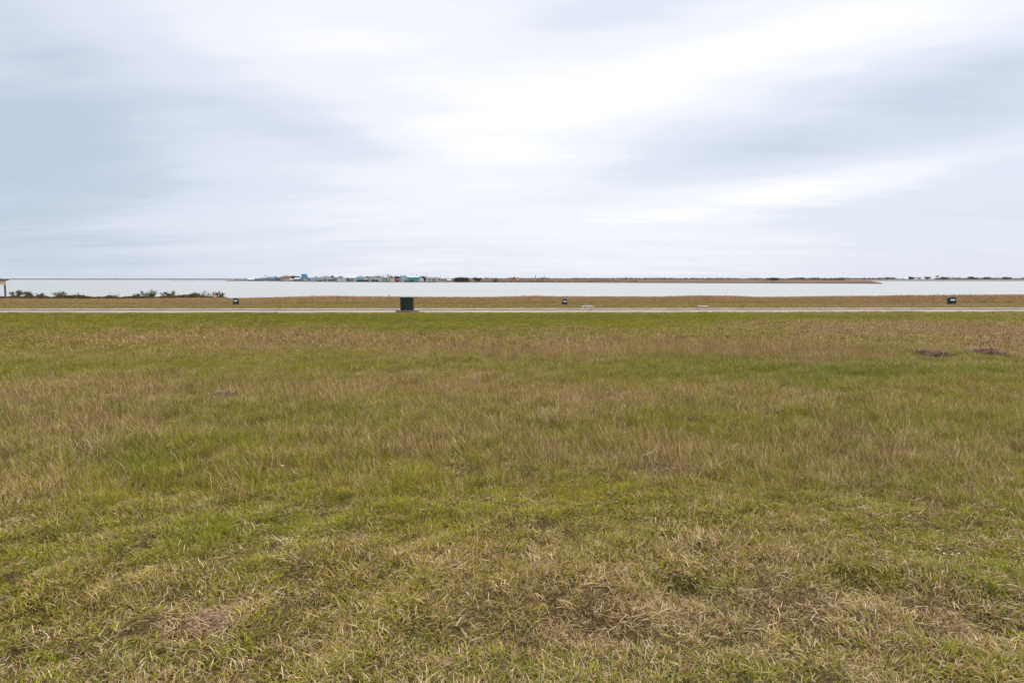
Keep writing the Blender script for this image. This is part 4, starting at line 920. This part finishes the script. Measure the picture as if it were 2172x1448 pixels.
def pole(px, yt, yb, Yd, w, label, col=(.16, .15, .16), arms=True, name='utility_pole', cat='pole'):
    b = at(px, yb, Yd); H_ = at(px, yt, Yd).z - b.z; o = empty(name, b, 0, label, cat, 'poles and masts across the water')
    m = mat('pole_%s' % name, col, .8, .2, 1); MB().tube([(0, 0, -.8), (0, 0, H_)], [w, w * .6], 6).build('shaft', m, o)
    if arms: MB().box((0, 0, H_ * .93), (H_ * .17, w * 1.2, w * 1.2)).build('crossarm', m, o)
pole(822.5, 579.5, 590, shoreD(598.4) + 30, .07, 'thin antenna mast above the dark brown roof of the yellow house', name='antenna_mast', cat='mast')
pole(874.5, 577.5, 588, shoreD(598.6) + 22, .06, 'thin antenna mast above the big teal house', name='antenna_mast', cat='mast')
pole(903.4, 577.5, 598, shoreD(598.7) + 8, .13, 'tall pale pole at the left corner of the beige flat building', (.55, .53, .52))
pole(907, 583, 598, shoreD(598.7) + 2, .08, 'shorter grey pole just right of the tall pale pole', (.3, .28, .28), arms=False)
pole(943, 583, 596, shoreD(598.7) + 18, .09, 'lone thin pole past the right end of the town')
for px, lb in ((1280, 'power pole behind the marsh, first right of the orange stacks'), (1397, 'power pole behind the marsh, second right of the orange stacks'), (1488, 'power pole behind the marsh, third right of the orange stacks'), (1576, 'power pole behind the marsh, nearest the long dark thicket')):
    pole(px, 584.5, 593, 640, .11, lb)

# ------------------------------------------------------------------ orange tanks and stacks beyond the marsh
om = mat('orange_paint', (.55, .16, .06), .6, .3, .3); cm = mat('cream_paint', (.72, .55, .40), .6, .15, .3)
def tank(px, w, yt, label, main, band):
    Yd = 760; b = at(px, 595, Yd); H_ = at(px, yt, Yd).z - b.z; W = w / 1448 * Yd
    o = empty('storage_tank', b, 0, label, 'storage tank', 'orange tanks beyond the marsh')
    MB().tube([(0, 0, 0), (0, 0, H_ * .9)], W / 2, 16).build('shell', main, o)
    MB().tube([(0, 0, H_ * .9), (0, 0, H_)], [W / 2 * .98, W * .12], 16).build('roof', band, o)
    MB().tube([(0, 0, H_ * .62), (0, 0, H_ * .74)], W / 2 + .04, 16).build('band', band, o)
tank(1084, 6.5, 587.6, 'leftmost orange and cream tank of the three beyond the marsh', om, cm)
tank(1091, 6, 587.2, 'middle deep red orange tank of the three beyond the marsh', mat('red_orange_paint', (.45, .09, .05), .6, .3, .3), om)
tank(1098, 5.5, 587.8, 'rightmost tank of the three, cream with an orange band', cm, om)
def stack(px, w, yt, label):
    Yd = 740; b = at(px, 594.5, Yd); H_ = at(px, yt, Yd).z - b.z; W = w / 1448 * Yd
    o = empty('chimney_stack', b, 0, label, 'chimney', 'orange stacks beyond the marsh')
    MB().tube([(0, 0, 0), (0, 0, H_ * .97)], [W * .62, W * .42], 10).build('shaft', om, o)
    MB().tube([(0, 0, H_ * .97), (0, 0, H_)], W * .55, 10).build('cap', cm, o)
    MB().tube([(0, 0, 0), (0, 0, H_ * .22)], [W * 1.3, W * .9], 10).build('base', cm, o)
stack(1135.5, 1.6, 583.8, 'thickest orange chimney stack beyond the marsh'); stack(1145, .9, 587.3, 'shortest thin orange stack between the two taller ones'); stack(1154, 1.3, 584.2, 'slim tall orange stack right of the thickest one')

# small white houses of the far right shore
def far_house(px, w, yt, ye, wall, roof, label):
    Yd = 822; b = at(px, 593.2, Yd); W = w / 1448 * Yd; ze = at(px, ye, Yd).z - b.z; zt = at(px, yt, Yd).z - b.z
    o = empty('house', b + Vector((0, 3, 0)), 0, label, 'house', 'houses of the far right shore')
    MB().box((0, 0, ze / 2 - .2), (W, 5.5, ze + .4)).build('wall', mat('far_wall_%d' % px, wall, .75, .1, .5), o)
    MB().poly([(-W / 2 - .3, -3, ze), (W / 2 + .3, -3, ze), (W / 2 + .3, 3, ze), (-W / 2 - .3, 3, ze), (-W / 2 - .3, 0, zt), (W / 2 + .3, 0, zt)], [(0, 1, 5, 4), (2, 3, 4, 5), (1, 2, 5), (3, 0, 4), (3, 2, 1, 0)]).build('roof', mat('far_roof_%d' % px, roof, .75, .1, .5), o)
    for k in (-1, 1):
        f = MB().box((k * W * .25, -2.77, ze * .55), (W * .16, .06, ze * .35)).build('window', white_m, o); MB().box((k * W * .25, -2.81, ze * .55), (W * .11, .05, ze * .27)).build('pane', win_m, f)
far_house(1910, 12, 589.2, 590.4, (.52, .52, .50), (.58, .60, .60), 'pale long low house at the left of the far right shore houses')
far_house(1923.5, 8, 589, 590.6, (.66, .65, .63), (.70, .71, .72), 'small white house between the pale low house and the dark trees')
far_house(1945, 5, 590.2, 591.4, (.70, .68, .65), (.66, .66, .66), 'tiny white shed between the far right trees')
far_house(1960, 7, 589.6, 591, (.72, .71, .69), (.74, .74, .75), 'white cottage at the foot of the dark dense tree')
far_house(1978.5, 5, 590, 591.4, (.68, .67, .66), (.60, .60, .62), 'pale cottage at the foot of the bare tree')

# ------------------------------------------------------------------ small things in the meadow
def dry_stalk():
    p = on_ground(1384, 992); o = tag(MB().tube([(-.09, 0, .10), (-.045, .005, .105), (0, 0, .125), (.035, 0, .17), (.05, .005, .235)], [.002, .0045, .0055, .006, .0035], 6)
        .tube([(.035, 0, .17), (.033, -.004, .12), (.022, -.006, .07), (.01, 0, -.01)], [.004, .0035, .003, .003], 5).tube([(-.05, .004, .105), (-.02, -.02, .06)], [.003, .002], 4)
        .build('dry_stem', mat('dry_stem_surface', (.52, .38, .24), .8, .25, 40)), 'pale bent dry stem sticking up from the meadow right of centre', 'dry stem'); o.location = p
dry_stalk()
def flower(px, py, r, h, col, label, grp=None, eye=(.6, .4, .05)):
    p = on_ground(px, py); o = empty('wildflower', p, random.uniform(0, 6), label, 'flower', grp)
    MB().tube([(0, 0, 0), (.004, 0, h * .5), (0, 0, h)], .0014, 5).build('stem', mat('flower_stem', (.12, .17, .04), .7, .2, 30), o)
    pm = mat('petal_%d' % int(col[2] * 100), col, .6, .05, 30); n = 6
    for k in range(n):
        a = 6.283 * k / n; d = Vector((math.cos(a), math.sin(a), .25)) * r; s = Vector((-math.sin(a), math.cos(a), 0)) * r * .32; c = Vector((0, 0, h))
        MB().poly([c, c + d * .6 - s, c + d, c + d * .6 + s, c + d * .55 + Vector((0, 0, r * .12))], [(0, 1, 4), (1, 2, 4), (2, 3, 4), (3, 0, 4)]).build('petal', pm, o)
    MB().blob((0, 0, h + r * .1), (r * .28, r * .28, r * .2), 2, 2, .05).build('flower_centre', mat('flower_eye_%d' % int(col[2] * 100), eye, .8, .2, 60), o)
flower(601, 1019, .016, .13, (.80, .50, .02), 'lone yellow flower in the left of the meadow', eye=(.55, .25, .02))
WF = 'white wildflowers in the right foreground'
flower(2001, 1212, .012, .10, (.80, .78, .80), 'leftmost and lowest down the line of four small white flowers', WF) if 0 else None
flower(1987, 1204, .0075, .09, (.80, .78, .80), 'topmost of the four small white flowers in the right foreground', WF)
flower(2000, 1220, .0075, .09, (.80, .78, .80), 'left low one of the four small white flowers', WF)
flower(2017, 1222, .0075, .09, (.80, .78, .80), 'lowest one of the four small white flowers', WF)
flower(2031, 1216, .0075, .09, (.80, .78, .80), 'rightmost of the four small white flowers', WF)

# ------------------------------------------------------------------ thin haze over the bay
def haze():
    m = bpy.data.materials.new('thin_haze'); m.use_nodes = True; nt = m.node_tree; nt.nodes.clear()
    o_ = nt.nodes.new('ShaderNodeOutputMaterial'); pv = nt.nodes.new('ShaderNodeVolumePrincipled')
    pv.inputs['Color'].default_value = (.90, .93, .97, 1); pv.inputs['Density'].default_value = .00005; pv.inputs['Density Attribute'].default_value = ''
    m.cycles.homogeneous_volume = True; m.cycles.volume_sampling = 'DISTANCE'
    nt.links.new(pv.outputs[0], o_.inputs['Volume'])
    o = MB().box((0, 0, 1.7), (33000, 33000, 11.0)).build('haze', m); tag(o, kind='stuff')
haze()
